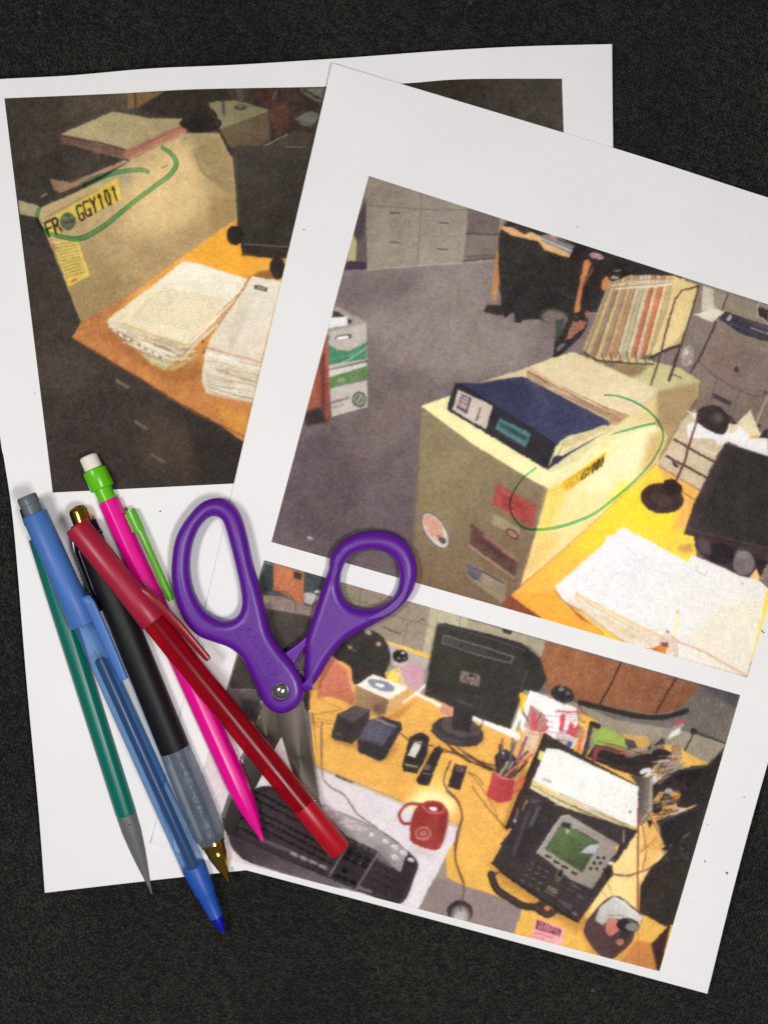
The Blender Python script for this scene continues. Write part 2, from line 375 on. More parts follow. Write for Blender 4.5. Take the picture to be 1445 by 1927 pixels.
    l([(858, 322), (864, 324)], 8, (50, 40, 36)); p([(870, 350), (910, 350), (890, 380), (860, 376)], (72, 48, 34), soft=1)
    K.leaves((462, 250), (760, 345), (500, 290), (740, 430), 70, [(250, 244, 228), (236, 226, 204), (150, 128, 104), (112, 90, 70), (206, 186, 150), (222, 200, 150)], seed=5); K.leaves((760, 345), (1040, 90), (750, 430), (1040, 120), 26, [(250, 240, 220), (170, 120, 80), (120, 84, 60), (226, 190, 130)], seed=6)
    for i in range(16): p([(462 + i * 15, 262 + i * 8.5), (478 + i * 15, 262 + i * 8.5 + 4), (474 + i * 15, 272 + i * 8.5 + (i % 3) * 4)], (238, 228, 208) if i % 2 else (128, 98, 72))
    # right stack
    p([(1075, 45), (1200, 68), (1110, 408), (880, 345), (900, 300)], (224, 214, 194), (210, 196, 172), (1100, 60, 980, 380), n=.06)
    p([(875, 350), (1112, 412), (1075, 585), (880, 545), (855, 490), (862, 430)], (212, 200, 178), (190, 176, 150), (900, 380, 980, 560), n=.12)
    for i in range(6): l([(868 + (i % 2) * 12, 380 + i * 26), (960, 408 + i * 26), (1100, 440 + i * 25)], 3.5, (140, 122, 100) if i % 2 else (240, 234, 220), .8)
    l([(882, 350), (1112, 412)], 6, (198, 140, 118), .9); l([(900, 540), (1078, 588)], 5, (150, 120, 96), .7)
    K.leaves((862, 362), (1112, 420), (870, 545), (1076, 585), 60, [(250, 244, 228), (236, 226, 204), (150, 128, 104), (112, 90, 70), (206, 186, 150), (222, 200, 150)], seed=7)
    for i in range(9): l([(1060 - i * 9 + 34, 110 + i * 2), (930 - i * 3 + 60, 350)], 2.6, (180, 164, 138), .55)
    p([(1082, 78), (1138, 92), (1134, 112), (1080, 98)], (70, 60, 56)); p([(1094, 85), (1128, 93), (1125, 104), (1092, 97)], (140, 130, 122))
    l([(1060, 50), (1000, 150), (930, 250)], 5, (130, 66, 50), .8)
    return K.finish()

def paint_two():
    K = Canvas((96, 84, 86)); p, l, e = K.poly, K.line, K.ell
    # ------------------------------------------------ upper print
    K.V(500, 300, 2.89)
    p([(-100, 0), (3400, 0), (3400, 2900), (-100, 2900)], (118, 102, 106), (92, 78, 84), (800, 700, 500, 1900), n=.12)
    p([(560, 600), (1100, 560), (1270, 560), (1200, 800), (1440, 900), (1440, 1150), (1000, 1200), (700, 1100), (500, 900)], (136, 122, 120), n=.1, a=.7, soft=14)
    p([(380, 640), (560, 620), (900, 620), (760, 760), (520, 860), (400, 780)], (98, 84, 92), n=.08, a=.6, soft=12)
    p([(560, 1300), (840, 1200), (840, 1400), (700, 1500), (500, 1700), (480, 1500)], (110, 92, 96), n=.1, a=.6, soft=14)
    p([(100, 1900), (200, 1500), (400, 1450), (560, 1700), (480, 2000), (300, 2200)], (78, 66, 74), n=.1, a=.6, soft=14)
    # filing cabinets
    p([(540, 60), (1300, 270), (1260, 560), (545, 600)], (128, 118, 108), (142, 132, 120), (600, 200, 800, 560), n=.09)
    p([(1100, 250), (1280, 290), (1262, 410), (1090, 402)], (104, 88, 90), n=.08); p([(1090, 402), (1260, 412), (1255, 540), (1070, 552)], (116, 102, 100), n=.08)
    p([(490, 330), (545, 220), (550, 600), (440, 600), (450, 550)], (70, 60, 70), (92, 80, 86), (500, 400, 545, 420), n=.1)
    p([(470, 400), (495, 440), (490, 552), (445, 550)], (168, 160, 112)); p([(440, 556), (550, 556), (548, 600), (420, 600), (400, 660)], (58, 46, 66), n=.1)
    l([(552, 250), (700, 258), (838, 272), (1095, 275)], 5, (90, 76, 82), .8); l([(545, 405), (700, 412), (1080, 420)], 4, (116, 102, 100), .6)
    l([(848, 190), (838, 400), (822, 580)], 9, (104, 92, 88), .7); l([(856, 190), (846, 400), (832, 580)], 4, (158, 148, 132), .5)
    l([(1082, 280), (1078, 420), (1062, 560)], 7, (158, 148, 136), .8); l([(1090, 404), (1262, 410)], 8, (66, 54, 60), .9)
    l([(1075, 552), (1255, 535)], 14, (84, 68, 74), .9); l([(1090, 528), (1255, 520)], 5, (60, 50, 56), .8); l([(550, 602), (820, 578), (1060, 562)], 6, (176, 164, 148), .8)
    for (x, y) in ((702, 290), (702, 452), (972, 344), (958, 487)):
        l([(x - 26, y), (x + 24, y + 3)], 7, (66, 56, 56), .95); l([(x - 18, y + 10), (x + 20, y + 13)], 4, (168, 160, 148), .8)
    # box of paper at the left
    p([(340, 820), (380, 795), (548, 885), (545, 900), (330, 940)], (150, 138, 134), n=.06); p([(350, 862), (445, 850), (450, 900), (345, 918)], (228, 224, 222)); p([(365, 820), (395, 830), (470, 880), (450, 900), (440, 855), (365, 860)], (62, 48, 54))
    p([(330, 940), (548, 890), (552, 1090), (335, 1145)], (176, 168, 158), n=.06)
    p([(330, 960), (345, 950), (380, 1035), (460, 1040), (552, 990), (552, 1010), (545, 1085), (335, 1120)], (66, 124, 96), n=.12)
    e(440, 978, 100, 50, -10, (178, 168, 160)); l([(392, 972), (452, 962)], 26, (74, 56, 58)); l([(395, 974), (440, 966)], 18, (240, 238, 236))
    l([(340, 1130), (450, 1090), (552, 1020)], 5, (200, 210, 190), .8, smooth=True); l([(340, 1090), (470, 1060), (552, 1022)], 3, (150, 190, 160), .7)
    p([(335, 1150), (545, 1105), (560, 1130), (345, 1190)], (204, 200, 192)); p([(345, 1185), (558, 1120), (556, 1190), (350, 1245)], (92, 122, 76), n=.1); e(410, 1200, 22, 12, -15, (130, 150, 116))
    p([(350, 1245), (552, 1200), (552, 1345), (360, 1400)], (182, 174, 164), n=.06); e(508, 1305, 38, 42, 0, (74, 78, 66)); e(508, 1305, 28, 31, 0, (150, 148, 136)); e(508, 1305, 20, 22, 0, (90, 92, 80)); l([(500, 1318), (515, 1290)], 8, (178, 172, 160))
    K.scrib((362, 1322), (448, 1296), 16, (104, 88, 84), .8, 3); K.scrib((366, 1350), (420, 1335), 12, (120, 100, 96), .7, 4)
    p([(340, 930), (350, 1400), (330, 1425), (318, 1150), (322, 1000)], (160, 80, 70), n=.1)
    p([(318, 1000), (335, 1160), (355, 1420), (330, 1430), (300, 1340), (215, 1370), (280, 1130)], (150, 78, 58), (132, 62, 54), (250, 1300, 350, 1300), n=.12)
    p([(300, 1080), (320, 1060), (326, 1420), (300, 1380)], (96, 46, 50), n=.1, a=.8); p([(215, 1372), (300, 1345), (330, 1430), (220, 1450)], (56, 42, 50), n=.1, soft=2)
    K.V(500, 700, 2.89)
    p([(225, 915 - 20), (262, 905), (258, 918), (230, 920)], (120, 140, 190), n=0, a=.6); l([(230, 896), (250, 908)], 6, (210, 220, 240), .8)
    # ------------------------------------------------ upper right, chairs and far desk
    K.V(945, 380, 2.89)
    p([(0, 130), (30, 100), (420, 220), (980, 410), (900, 470), (600, 600), (300, 600), (-20, 400)], (46, 42, 42), n=.2)
    p([(-15, 135), (0, 125), (420, 290), (410, 320), (230, 262), (20, 180), (0, 330), (-40, 560), (-60, 500)], (186, 120, 72), n=.12)
    p([(0, 128), (150, 160), (420, 285), (412, 318), (230, 258), (10, 172)], (222, 168, 110), n=.1)
    p([(60, 140), (90, 128), (160, 160), (120, 178)], (60, 50, 54)); p([(215, 180), (260, 170), (400, 240), (380, 290), (210, 210)], (126, 118, 124), n=.2); l([(240, 175), (390, 240)], 6, (48, 40, 46)); l([(215, 200), (380, 270)], 5, (226, 220, 216), .9)
    p([(250, 170), (300, 178), (290, 210), (262, 205)], (180, 110, 104)); l([(265, 180), (300, 185)], 5, (220, 210, 210))
    p([(-20, 180), (60, 185), (190, 215), (240, 268), (350, 300), (450, 350), (430, 520), (380, 640), (300, 690), (200, 640), (100, 640), (60, 600), (0, 600)], (52, 48, 46), (42, 40, 40), (0, 200, 200, 600), n=.2, smooth=True)
    p([(60, 560), (120, 600), (100, 660), (70, 655)], (48, 42, 44)); p([(-90, 560), (0, 560), (0, 620), (-100, 600)], (50, 42, 44), soft=1)
    e(290, 640, 80, 50, 20, (110, 96, 98), n=.1, soft=3)
    l([(310, 470), (350, 510), (400, 520)], 4, (100, 96, 112), .6, smooth=True); e(400, 300, 34, 80, 20, (44, 38, 38), n=.1)
    p([(445, 315), (560, 300), (540, 350), (480, 340), (430, 470), (420, 610), (385, 610)], (196, 116, 72), n=.12); l([(480, 345), (500, 345), (440, 450), (415, 560)], 9, (150, 84, 64), .8)
    p([(430, 240), (600, 290), (700, 400), (560, 440), (480, 480), (460, 640), (420, 640), (430, 480), (500, 370)], (44, 38, 40), n=.2)
    e(510, 295, 40, 18, 15, (150, 116, 120), n=.3); e(505, 315, 20, 8, 15, (60, 40, 50)); l([(450, 230), (560, 265)], 14, (36, 32, 34)); l([(375, 300), (420, 230)], 10, (38, 34, 36))
    e(610, 410, 24, 9, 0, (150, 142, 146)); e(625, 375, 22, 6, 0, (160, 130, 110), a=.7); p([(540, 430), (565, 400), (590, 430), (560, 490), (538, 470)], (206, 120, 70))
    p([(380, 600), (470, 590), (460, 680), (420, 740), (300, 850), (275, 850), (285, 740), (330, 690)], (48, 42, 44), n=.25)
    p([(395, 620), (460, 660), (440, 690), (390, 740), (340, 750), (360, 700)], (186, 116, 96), n=.35, a=.8); e(400, 640, 20, 12, 0, (50, 40, 44)); e(320, 790, 30, 16, -30, (126, 116, 122), a=.8); l([(280, 850), (400, 720), (440, 700)], 10, (42, 34, 38)); e(460, 610, 12, 22, 0, (170, 100, 80), a=.8)
    l([(200, 740), (230, 690), (290, 650)], 4, (92, 98, 92), .6, smooth=True)
    p([(290, 640), (340, 640), (320, 720), (285, 760)], (60, 68, 62), n=.2, soft=1)
    # background right: partitions
    p([(1060, 430), (1440, 560), (1445, 1440), (1180, 1440), (860, 1440), (1000, 900), (1010, 700)], (128, 112, 102), (112, 96, 90), (1100, 500, 1300, 1200), n=.1)
    p([(1090, 455), (1150, 475), (1160, 590), (1080, 590)], (190, 178, 160)); p([(1150, 480), (1400, 560), (1400, 640), (1200, 600), (1150, 560)], (132, 118, 104), n=.08)
    p([(1150, 480), (1215, 505), (1200, 590), (1145, 560)], (140, 128, 112)); l([(1225, 500), (1195, 590)], 9, (76, 60, 68)); p([(1385, 570), (1445, 590), (1445, 660), (1392, 630)], (54, 46, 48)); l([(1388, 560), (1386, 620), (1445, 660)], 6, (206, 200, 190)); l([(1395, 555), (1445, 572)], 6, (160, 150, 140))
    p([(1030, 615), (1110, 590), (1165, 580), (1205, 600), (1140, 655)], (218, 206, 184)); p([(1030, 610), (1140, 655), (1060, 830), (1000, 930), (960, 760)], (124, 108, 104), (116, 100, 96), (1040, 650, 1020, 880), n=.1)
    p([(1168, 630), (1205, 600), (1445, 690), (1445, 760), (1300, 720)], (58, 52, 66), n=.2); e(1232, 632, 10, 18, 35, (170, 164, 176)); l([(1350, 685), (1445, 718)], 5, (180, 176, 186)); l([(1240, 660), (1380, 720)], 12, (70, 66, 84), .7); l([(1210, 600), (1445, 680)], 7, (40, 34, 42))
    l([(1160, 655), (1130, 720), (1070, 850), (1015, 940)], 11, (66, 50, 62)); l([(1190, 690), (1250, 740), (1445, 815)], 5, (176, 158, 142), .8, smooth=True); p([(1190, 700), (1445, 820), (1445, 1035), (1300, 1010), (1120, 940), (1080, 860)], (120, 100, 94), n=.1, a=.8, soft=1)
    e(1272, 912, 14, 14, 0, (62, 52, 60)); e(1430, 1036, 10, 8, 0, (62, 52, 60)); l([(1085, 880), (1130, 930), (1250, 1010), (1370, 1058), (1445, 1040)], 6, (82, 64, 66), .9); l([(1060, 870), (1110, 900)], 4, (80, 64, 66), .6)
    l([(1165, 960), (1130, 1090)], 6, (82, 68, 70), .8); l([(1285, 1040), (1255, 1130)], 5, (84, 70, 70), .8); p([(1150, 1040), (1250, 1090), (1235, 1110), (1140, 1060)], (66, 50, 62)); l([(1035, 1070), (1130, 1110)], 4, (84, 70, 70), .6)
    l([(1440, 1060), (1380, 1200)], 12, (176, 168, 152), .6)
    e(1005, 840, 36, 60, 10, (150, 134, 128), n=.35); e(1000, 820, 12, 14, 0, (206, 196, 184), a=.8); e(1020, 870, 10, 14, 0, (190, 170, 160), a=.7)
    # long shelf top
    p([(160, 890), (370, 815), (470, 850), (600, 900), (700, 840), (870, 880), (960, 900), (1075, 975), (950, 1080), (700, 1300), (400, 1480), (240, 1480), (0, 1440), (0, 960)], (214, 206, 148), (190, 180, 124), (500, 1300, 900, 930), n=.06)
    p([(-120, 980), (160, 895), (160, 935), (-60, 970)], (204, 186, 146), n=.06); p([(480, 860), (620, 880), (800, 885), (760, 930), (700, 960)], (122, 92, 68), n=.08, a=.8, soft=3)
    # upright folders
    p([(575, 440), (700, 400), (930, 400), (1065, 455), (1000, 700), (960, 770), (880, 800), (700, 860), (540, 870), (430, 810), (500, 640)], (208, 170, 110), n=.06)
    cols = [(152, 126, 104), (186, 160, 106), (134, 106, 96), (196, 168, 110), (150, 116, 104), (190, 150, 96), (160, 116, 92), (198, 178, 136), (172, 164, 136), (208, 186, 140), (176, 88, 58), (206, 170, 140), (188, 100, 58), (222, 190, 134), (176, 160, 110)]
    n_ = len(cols)
    for i, c in enumerate(cols):
        a0, a1 = i / n_, (i + 1.15) / n_
        f = lambda t: (575 + 360 * t, 445 - 45 * math.sin(t * 2.6) - 5 * t)
        b = lambda t: (430 + 400 * t, 812 + 40 * math.sin(t * 3.0))
        p([f(a0), f(a1), b(a1), b(a0)], c, n=.14)
        l([f(a0), b(a0)], 4.5, (104, 74, 60), .6); l([f(a0 + .02), b(a0 + .02)], 3, (226, 206, 170), .6)
    for i in range(16): l([(600 + 22 * i, 408 + 22 * abs(7.5 - i) / 4), (592 + 22 * i, 455 + 8 * (i % 3))], 5, (230, 216, 190), .7)
    p([(930, 405), (1062, 455), (1000, 680), (930, 770), (800, 850), (870, 660), (905, 560)], (222, 192, 128), (228, 198, 138), (950, 450, 900, 760), n=.05)
    l([(925, 420), (890, 600), (800, 840)], 5, (170, 140, 90), .7)
    for i in range(9): l([(450 + 45 * i, 820 + 8 * math.sin(i)), (462 + 45 * i, 872)], 7, (66, 54, 50), .8)
    l([(440, 815), (520, 862), (680, 878), (820, 884)], 8, (60, 48, 46)); l([(800, 850), (870, 812), (960, 780)], 12, (56, 46, 46)); l([(805, 1000), (860, 820), (900, 660), (940, 530), (975, 480), (1065, 458), (1040, 560), (970, 780), (905, 970)], 9, (62, 50, 48)); l([(965, 790), (905, 970)], 14, (66, 44, 50))
    l([(880, 815), (950, 790), (975, 770)], 7, (62, 56, 54)); l([(905, 790), (900, 810)], 6, (60, 50, 50)); l([(850, 850), (900, 870)], 5, (110, 90, 84)); l([(930, 940), (975, 960)], 6, (60, 48, 46))
    # flat folders
    p([(150, 905), (375, 815), (850, 1020), (700, 1165), (640, 1170), (440, 1075)], (216, 194, 152), (220, 200, 158), (400, 850, 600, 1120), n=.05)
    p([(130, 920), (160, 905), (440, 1070), (690, 1160), (620, 1215), (580, 1210), (130, 960)], (176, 138, 100), n=.12)
    l([(140, 925), (430, 1080), (640, 1180)], 8, (108, 68, 54), .85); l([(150, 910), (440, 1070), (690, 1150)], 5, (240, 222, 190), .9); l([(140, 945), (420, 1100), (620, 1200)], 4, (220, 190, 150), .8); l([(420, 1082), (640, 1195)], 4, (90, 56, 50), .7)
    K.leaves((150, 912), (660, 1165), (130, 955), (600, 1212), 50, [(230, 206, 166), (150, 100, 74), (110, 74, 60), (206, 170, 120)], seed=11)
    K.leaves((580, 445), (930, 410), (590, 480), (920, 450), 40, [(240, 226, 200), (150, 116, 96), (216, 196, 160)], w=(3, 6), seed=12)
    # lit side face of the shelf
    p([(250, 1480), (420, 1400), (590, 1240), (850, 1040), (1070, 975), (1060, 1050), (880, 1400), (830, 1445), (600, 1700), (200, 1750)], (236, 224, 160), (214, 184, 120), (550, 1400, 950, 1150), n=.04)
    p([(840, 1030), (1072, 978), (1050, 1080), (900, 1340), (850, 1430), (830, 1300)], (156, 128, 92), n=.08, a=.9, soft=3)
    l([(1050, 1080), (900, 1330), (850, 1440)], 16, (110, 72, 50), .7)
    # binder
    K.V(500, 700, 2.89)
    p([(845, 185), (1000, 130), (1440, 400), (1500, 450), (1500, 640), (1440, 580), (1140, 400)], (232, 224, 160), n=.04)
    p([(1000, 145), (1030, 60), (1060, 58), (1440, 300), (1580, 390), (1530, 530), (1300, 400), (985, 205)], (42, 40, 50), n=.08)
    p([(1050, 58), (1180, 62), (1330, 30), (1400, 25), (1860, 265), (1870, 290), (1640, 350), (1580, 400), (1440, 300), (1240, 175)], (48, 50, 78), (56, 58, 92), (1200, 100, 1700, 300), n=.1)
    p([(1400, 25), (1500, 60), (1560, 200), (1480, 160)], (72, 72, 104), n=.05, a=.5, soft=5)
    l([(1035, 60), (1240, 178), (1440, 302), (1585, 400)], 4, (28, 28, 42), .9)
    K.V(945, 800, 2.89)
    p([(290, 150), (320, 90), (550, 0), (590, 15), (570, 40), (340, 160)], (232, 216, 160)); p([(320, 92), (560, 0), (590, 18), (340, 130)], (190, 160, 110), n=.1, a=.6); p([(285, 165), (330, 165), (560, 40), (380, 150), (250, 240), (240, 245)], (50, 48, 78)); l([(300, 165), (330, 105)], 5, (90, 60, 40), .8)
    l([(330, 150), (580, 30)], 3, (120, 96, 70), .6)
    K.V(500, 700, 2.89)
    p([(1045, 95), (1235, 185), (1195, 312), (1015, 205)], (196, 178, 164), n=.05); p([(1062, 118), (1118, 142), (1095, 228), (1035, 195)], (70, 64, 96)); p([(1060, 125), (1105, 145), (1090, 205), (1042, 185)], (178, 150, 150)); l([(1058, 140), (1098, 156)], 4, (70, 60, 90)); l([(1052, 158), (1094, 176)], 4, (70, 60, 90)); l([(1070, 125), (1050, 190)], 4, (70, 60, 90)); K.scrib((1165, 195), (1145, 262), 11, (90, 74, 84), .9, 9)
    p([(1270, 250), (1440, 335), (1415, 412), (1248, 310)], (72, 112, 116), n=.1); K.scrib((1275, 285), (1410, 360), 26, (46, 58, 66), .8, 10); l([(1260, 330), (1400, 410)], 4, (120, 70, 70), .6)
    # beige end of the shelf
    p([(845, 200), (1140, 385), (1440, 580), (1540, 640), (1450, 900), (1385, 1150), (1300, 1290), (812, 1150), (800, 1000), (830, 500)], (128, 112, 86), (112, 88, 70), (1000, 500, 1100, 1150), n=.09)
    p([(840, 480), (1000, 500), (1050, 800), (900, 900), (830, 900)], (134, 118, 82), n=.06, a=.5, soft=12)
    l([(846, 195), (830, 520), (808, 1140)], 6, (104, 84, 78), .6)
    p([(845, 188), (1000, 135), (985, 205), (1300, 395), (1540, 545), (1600, 560), (1540, 640), (1440, 585), (1130, 395)], (236, 226, 158), (240, 230, 164), (900, 200, 1400, 500), n=.04)
    e(922, 862, 58, 116, -33, (92, 84, 90)); e(922, 862, 50, 106, -33, (196, 184, 172)); e(912, 845, 40, 80, -33, (192, 140, 118), n=.15); e(960, 915, 22, 16, 30, (70, 66, 66), n=.2); l([(935, 890), (975, 925)], 10, (76, 70, 70), .8)
    p([(1255, 605), (1475, 725), (1450, 850), (1230, 720)], (164, 66, 64), n=.15); p([(1290, 660), (1400, 720), (1400, 780), (1280, 720)], (150, 52, 54), n=.2, a=.8); l([(1280, 640), (1330, 670)], 5, (196, 110, 100), .7)
    p([(1235, 770), (1380, 850), (1385, 905), (1230, 830)], (150, 128, 104), n=.1); e(1340, 880, 40, 22, 35, (66, 48, 44)); e(1340, 880, 30, 14, 35, (160, 110, 96))
    p([(1115, 820), (1180, 870), (1375, 1040), (1350, 1115), (1110, 935)], (92, 60, 58), n=.25); l([(1190, 890), (1370, 1030)], 18, (156, 104, 96), .7); l([(1105, 945), (1350, 1120)], 10, (160, 132, 112), .8); l([(1150, 900), (1300, 1010)], 14, (60, 40, 44), .6)
    p([(1090, 1030), (1310, 1140), (1300, 1270), (1090, 1110)], (136, 118, 98), n=.1); p([(1092, 1035), (1175, 1080), (1170, 1150), (1092, 1100)], (84, 80, 92), n=.2); l([(1180, 1085), (1295, 1148)], 10, (62, 58, 62)); l([(1190, 1130), (1290, 1185)], 3, (110, 96, 84)); l([(1190, 1155), (1290, 1210)], 3, (110, 96, 84)); l([(1120, 1150), (1165, 1130)], 6, (150, 148, 150), .6)
    K.V(945, 800, 2.89)
    # lit face again, yellow and its sticker
    p([(247, 345), (430, 240), (600, 80), (830, 0), (900, 60), (830, 215), (560, 478), (330, 684), (98, 874), (150, 690)], (244, 230, 158), (236, 206, 130), (500, 150, 250, 700), n=.03)
    p([(640, 40), (800, 0), (860, 40), (760, 200), (560, 360), (420, 360), (560, 200)], (242, 238, 186), n=.03, a=.8, soft=9)
    p([(800, 60), (870, 10), (900, 60), (830, 215), (740, 280)], (206, 160, 96), n=.05, a=.8, soft=6)
    p([(240, 350), (350, 300), (330, 420), (260, 560), (200, 640), (180, 680), (215, 480)], (238, 206, 84), n=.06, a=.8, soft=4)
    p([(170, 660), (300, 560), (300, 640), (110, 850)], (230, 174, 84), n=.06, a=.6, soft=6)
    p([(310, 325), (565, 140), (545, 215), (350, 362)], (240, 196, 44), n=.06); K.text('FROGGY', [(350, 352), (482, 262), (332, 312)], 7, (200, 140, 40), .9); K.text('101', [(478, 268), (548, 215), (490, 216)], 10, (66, 46, 26))
    K.text('GY', [(425, 300), (480, 262), (440, 252)], 9, (110, 74, 30), .9)
    for i in range(7): l([(245 + i * 2, 375 + i * 24), (320 - i * 8, 330 + i * 26)], 4, (206, 166, 70), .6)
    l([(247, 350), (215, 480), (180, 590), (100, 870)], 6, (196, 160, 110), .8)
    # yellow desk
    p([(45, 925), (110, 870), (330, 680), (560, 480), (830, 215), (1070, 360), (1040, 420), (985, 590), (1040, 600), (1060, 760), (1100, 800), (1500, 900), (1500, 1300), (300, 1200), (200, 1040)], (246, 206, 60), (236, 164, 62), (600, 500, 200, 1000), n=.05)
    p([(640, 300), (900, 450), (960, 500), (900, 640), (660, 560), (480, 700), (380, 700), (560, 480)], (250, 216, 40), n=.03, a=.7, soft=9)
    p([(850, 215), (1070, 340), (1000, 560), (930, 560), (980, 400), (880, 300)], (232, 160, 80), n=.05, a=.8, soft=5)
    l([(105, 868), (330, 680), (560, 470), (830, 212)], 6, (196, 116, 54), .7)
    p([(0, 960), (45, 925), (210, 1040), (200, 1060), (0, 1000)], (130, 66, 44), n=.1); p([(45, 928), (290, 900), (530, 1140), (480, 1150), (210, 1045)], (238, 158, 50), n=.06)
    # trays, lamp
    p([(845, 215), (930, 60), (1000, -60), (1250, 40), (1160, 170), (1075, 350)], (196, 176, 144), n=.08); p([(1000, -80), (1260, -10), (1440, 60), (1445, 180), (1230, 90), (1180, 110)], (226, 222, 218), n=.03)
    l([(935, 80), (1060, 150), (1150, 200)], 12, (70, 44, 44)); l([(892, 170), (1000, 225), (1115, 290)], 12, (72, 44, 44)); l([(850, 225), (1070, 350)], 6, (160, 100, 60), .8); p([(920, 190), (960, 220), (950, 235), (925, 215)], (60, 44, 44))
    l([(930, 60), (1160, 160)], 5, (230, 216, 190), .8)
    K.V(1180, 560, 5.453)
    p([(1120, 1290), (1260, 1150), (1360, 1400), (1260, 1430)], (214, 200, 164), n=.05); p([(1260, 1425), (1340, 1405), (1340, 1445), (1250, 1445)], (220, 150, 40)); p([(1340, 1440), (1400, 1360), (1445, 1340), (1445, 1445)], (50, 40, 44)); e(1350, 1320, 20, 24, 0, (60, 52, 56))
    p([(610, 1300), (720, 1270), (1040, 1400), (1140, 1330), (1240, 1445), (620, 1445)], (232, 230, 228), n=.02); p([(1060, 1290), (1130, 1330), (1100, 1390), (1040, 1400)], (214, 196, 150)); l([(540, 1270), (690, 1160)], 22, (150, 130, 116), .8); l([(545, 1280), (700, 1150)], 8, (224, 208, 184), .8)
    p([(1000, 1200), (1060, 1210), (1140, 1310), (1040, 1290)], (70, 56, 60))
    p([(705, 1230), (730, 1150), (830, 1105), (930, 1115), (1010, 1180), (1045, 1260), (1000, 1395), (900, 1390), (780, 1330), (710, 1270)], (52, 42, 44), n=.08, smooth=True); e(930, 1230, 44, 40, 0, (140, 120, 124), a=.6, soft=3); e(920, 1250, 80, 70, 0, (82, 66, 70), a=.5, soft=4)
    K.V(945, 800, 2.89)
    l([(1075, -65), (1065, -50), (1035, 40), (990, 200), (945, 300)], 12, (84, 46, 48)); l([(1050, -20), (1015, 130)], 3, (160, 90, 70), .6)
    e(868, 398, 118, 82, 8, (60, 44, 44)); p([(880, 300), (925, 290), (975, 330), (980, 360), (900, 390), (860, 360)], (46, 34, 36)); e(860, 400, 60, 30, 15, (86, 64, 62), a=.5, soft=3); l([(870, 345), (900, 372)], 6, (96, 74, 72), .6); l([(975, 360), (1050, 410)], 5, (90, 50, 40), .9)
    # monitor
    p([(1210, 95), (1500, 190), (1500, 700), (1440, 690), (985, 590), (1040, 430)], (62, 48, 54), (48, 44, 42), (1020, 300, 1350, 350), n=.1)
    p([(1245, 110), (1500, 200), (1500, 650), (1060, 540)], (48, 44, 42), n=.12, a=.9, soft=2); l([(1000, 560), (1440, 670)], 8, (84, 66, 74), .7); l([(990, 592), (1445, 700)], 5, (50, 36, 40)); l([(1214, 98), (1445, 172)], 5, (84, 70, 76), .8)
    p([(1040, 605), (1130, 610), (1445, 680), (1445, 880), (1400, 860), (1320, 830), (1200, 780), (1090, 720), (1045, 660)], (64, 46, 52), n=.15); e(1185, 700, 90, 58, 10, (40, 34, 38)); e(1310, 750, 58, 66, 0, (108, 98, 104), n=.1); e(1300, 700, 40, 24, 0, (140, 132, 136), a=.6, soft=2); e(1100, 660, 30, 50, -30, (104, 86, 92), a=.6, soft=2); p([(1370, 720), (1445, 740), (1445, 800), (1390, 820)], (40, 32, 36))
    p([(950, 660), (1030, 640), (1030, 700), (960, 690)], (196, 136, 80), a=.8, soft=2); p([(1340, 830), (1380, 780), (1400, 830), (1390, 850)], (226, 184, 110)); p([(1395, 840), (1445, 740), (1445, 885)], (120, 100, 96), n=.3)
    # paper pile
    p([(285, 905), (340, 960), (560, 1150), (680, 1190), (640, 1180), (420, 1050)], (150, 90, 60), n=.1); p([(510, 1080), (560, 1120), (630, 1172), (560, 1155)], (238, 196, 50))
    p([(285, 875), (330, 960), (420, 1010), (520, 1090), (680, 1190), (860, 1250), (1000, 1280), (960, 1150), (480, 780)], (224, 208, 190), n=.06)
    p([(285, 878), (555, 640), (565, 600), (600, 600), (655, 552), (1010, 745), (1030, 705), (1210, 780), (1290, 820), (1385, 840), (1440, 885), (1400, 1060), (1330, 1370), (960, 1270), (870, 1150), (400, 920), (340, 965)], (229, 227, 228), (226, 220, 210), (700, 700, 1250, 1250), n=.015)
    p([(1000, 1160), (1250, 950), (1420, 950), (1400, 1060), (1330, 1370), (1100, 1300)], (226, 216, 190), n=.03, a=.8, soft=8)
    l([(285, 905), (345, 970), (430, 1010)], 7, (140, 90, 66), .8); l([(345, 965), (430, 1010), (560, 1110), (680, 1190)], 6, (176, 130, 90), .8)
    l([(400, 918), (600, 1020), (760, 1100), (860, 1145)], 12, (224, 190, 110), .9); l([(405, 912), (410, 930)], 10, (206, 166, 60)); l([(430, 930), (435, 990)], 4, (206, 190, 150), .8); l([(425, 1000), (620, 1080), (760, 1160), (820, 1210)], 5, (206, 180, 130), .8); l([(560, 1090), (700, 1130)], 4, (226, 206, 150), .8)
    l([(440, 860), (505, 765)], 4, (206, 200, 170), .7); l([(1058, 770), (1054, 795), (1105, 818), (1110, 795)], 4, (150, 146, 130), .9); l([(1200, 890), (1395, 945)], 4, (206, 196, 176), .8); l([(1300, 862), (1306, 866)], 6, (90, 80, 80), .8)
    l([(950, 1020), (935, 1150)], 18, (232, 224, 150), .9); l([(952, 1010), (950, 1022)], 18, (214, 170, 160)); p([(860, 1150), (890, 1110), (925, 1140), (960, 1180), (950, 1270), (900, 1250), (850, 1190)], (206, 184, 166), n=.25); e(896, 1124, 8, 7, 0, (60, 50, 50)); p([(812, 1215), (870, 1185), (895, 1215), (890, 1250), (830, 1240)], (206, 116, 50), n=.15); p([(860, 1180), (900, 1180), (905, 1210), (870, 1200)], (110, 60, 46)); l([(920, 1150), (960, 1180), (1080, 1225), (1330, 1365)], 8, (188, 130, 104), .8); l([(770, 1215), (840, 1220)], 6, (150, 80, 50), .8)
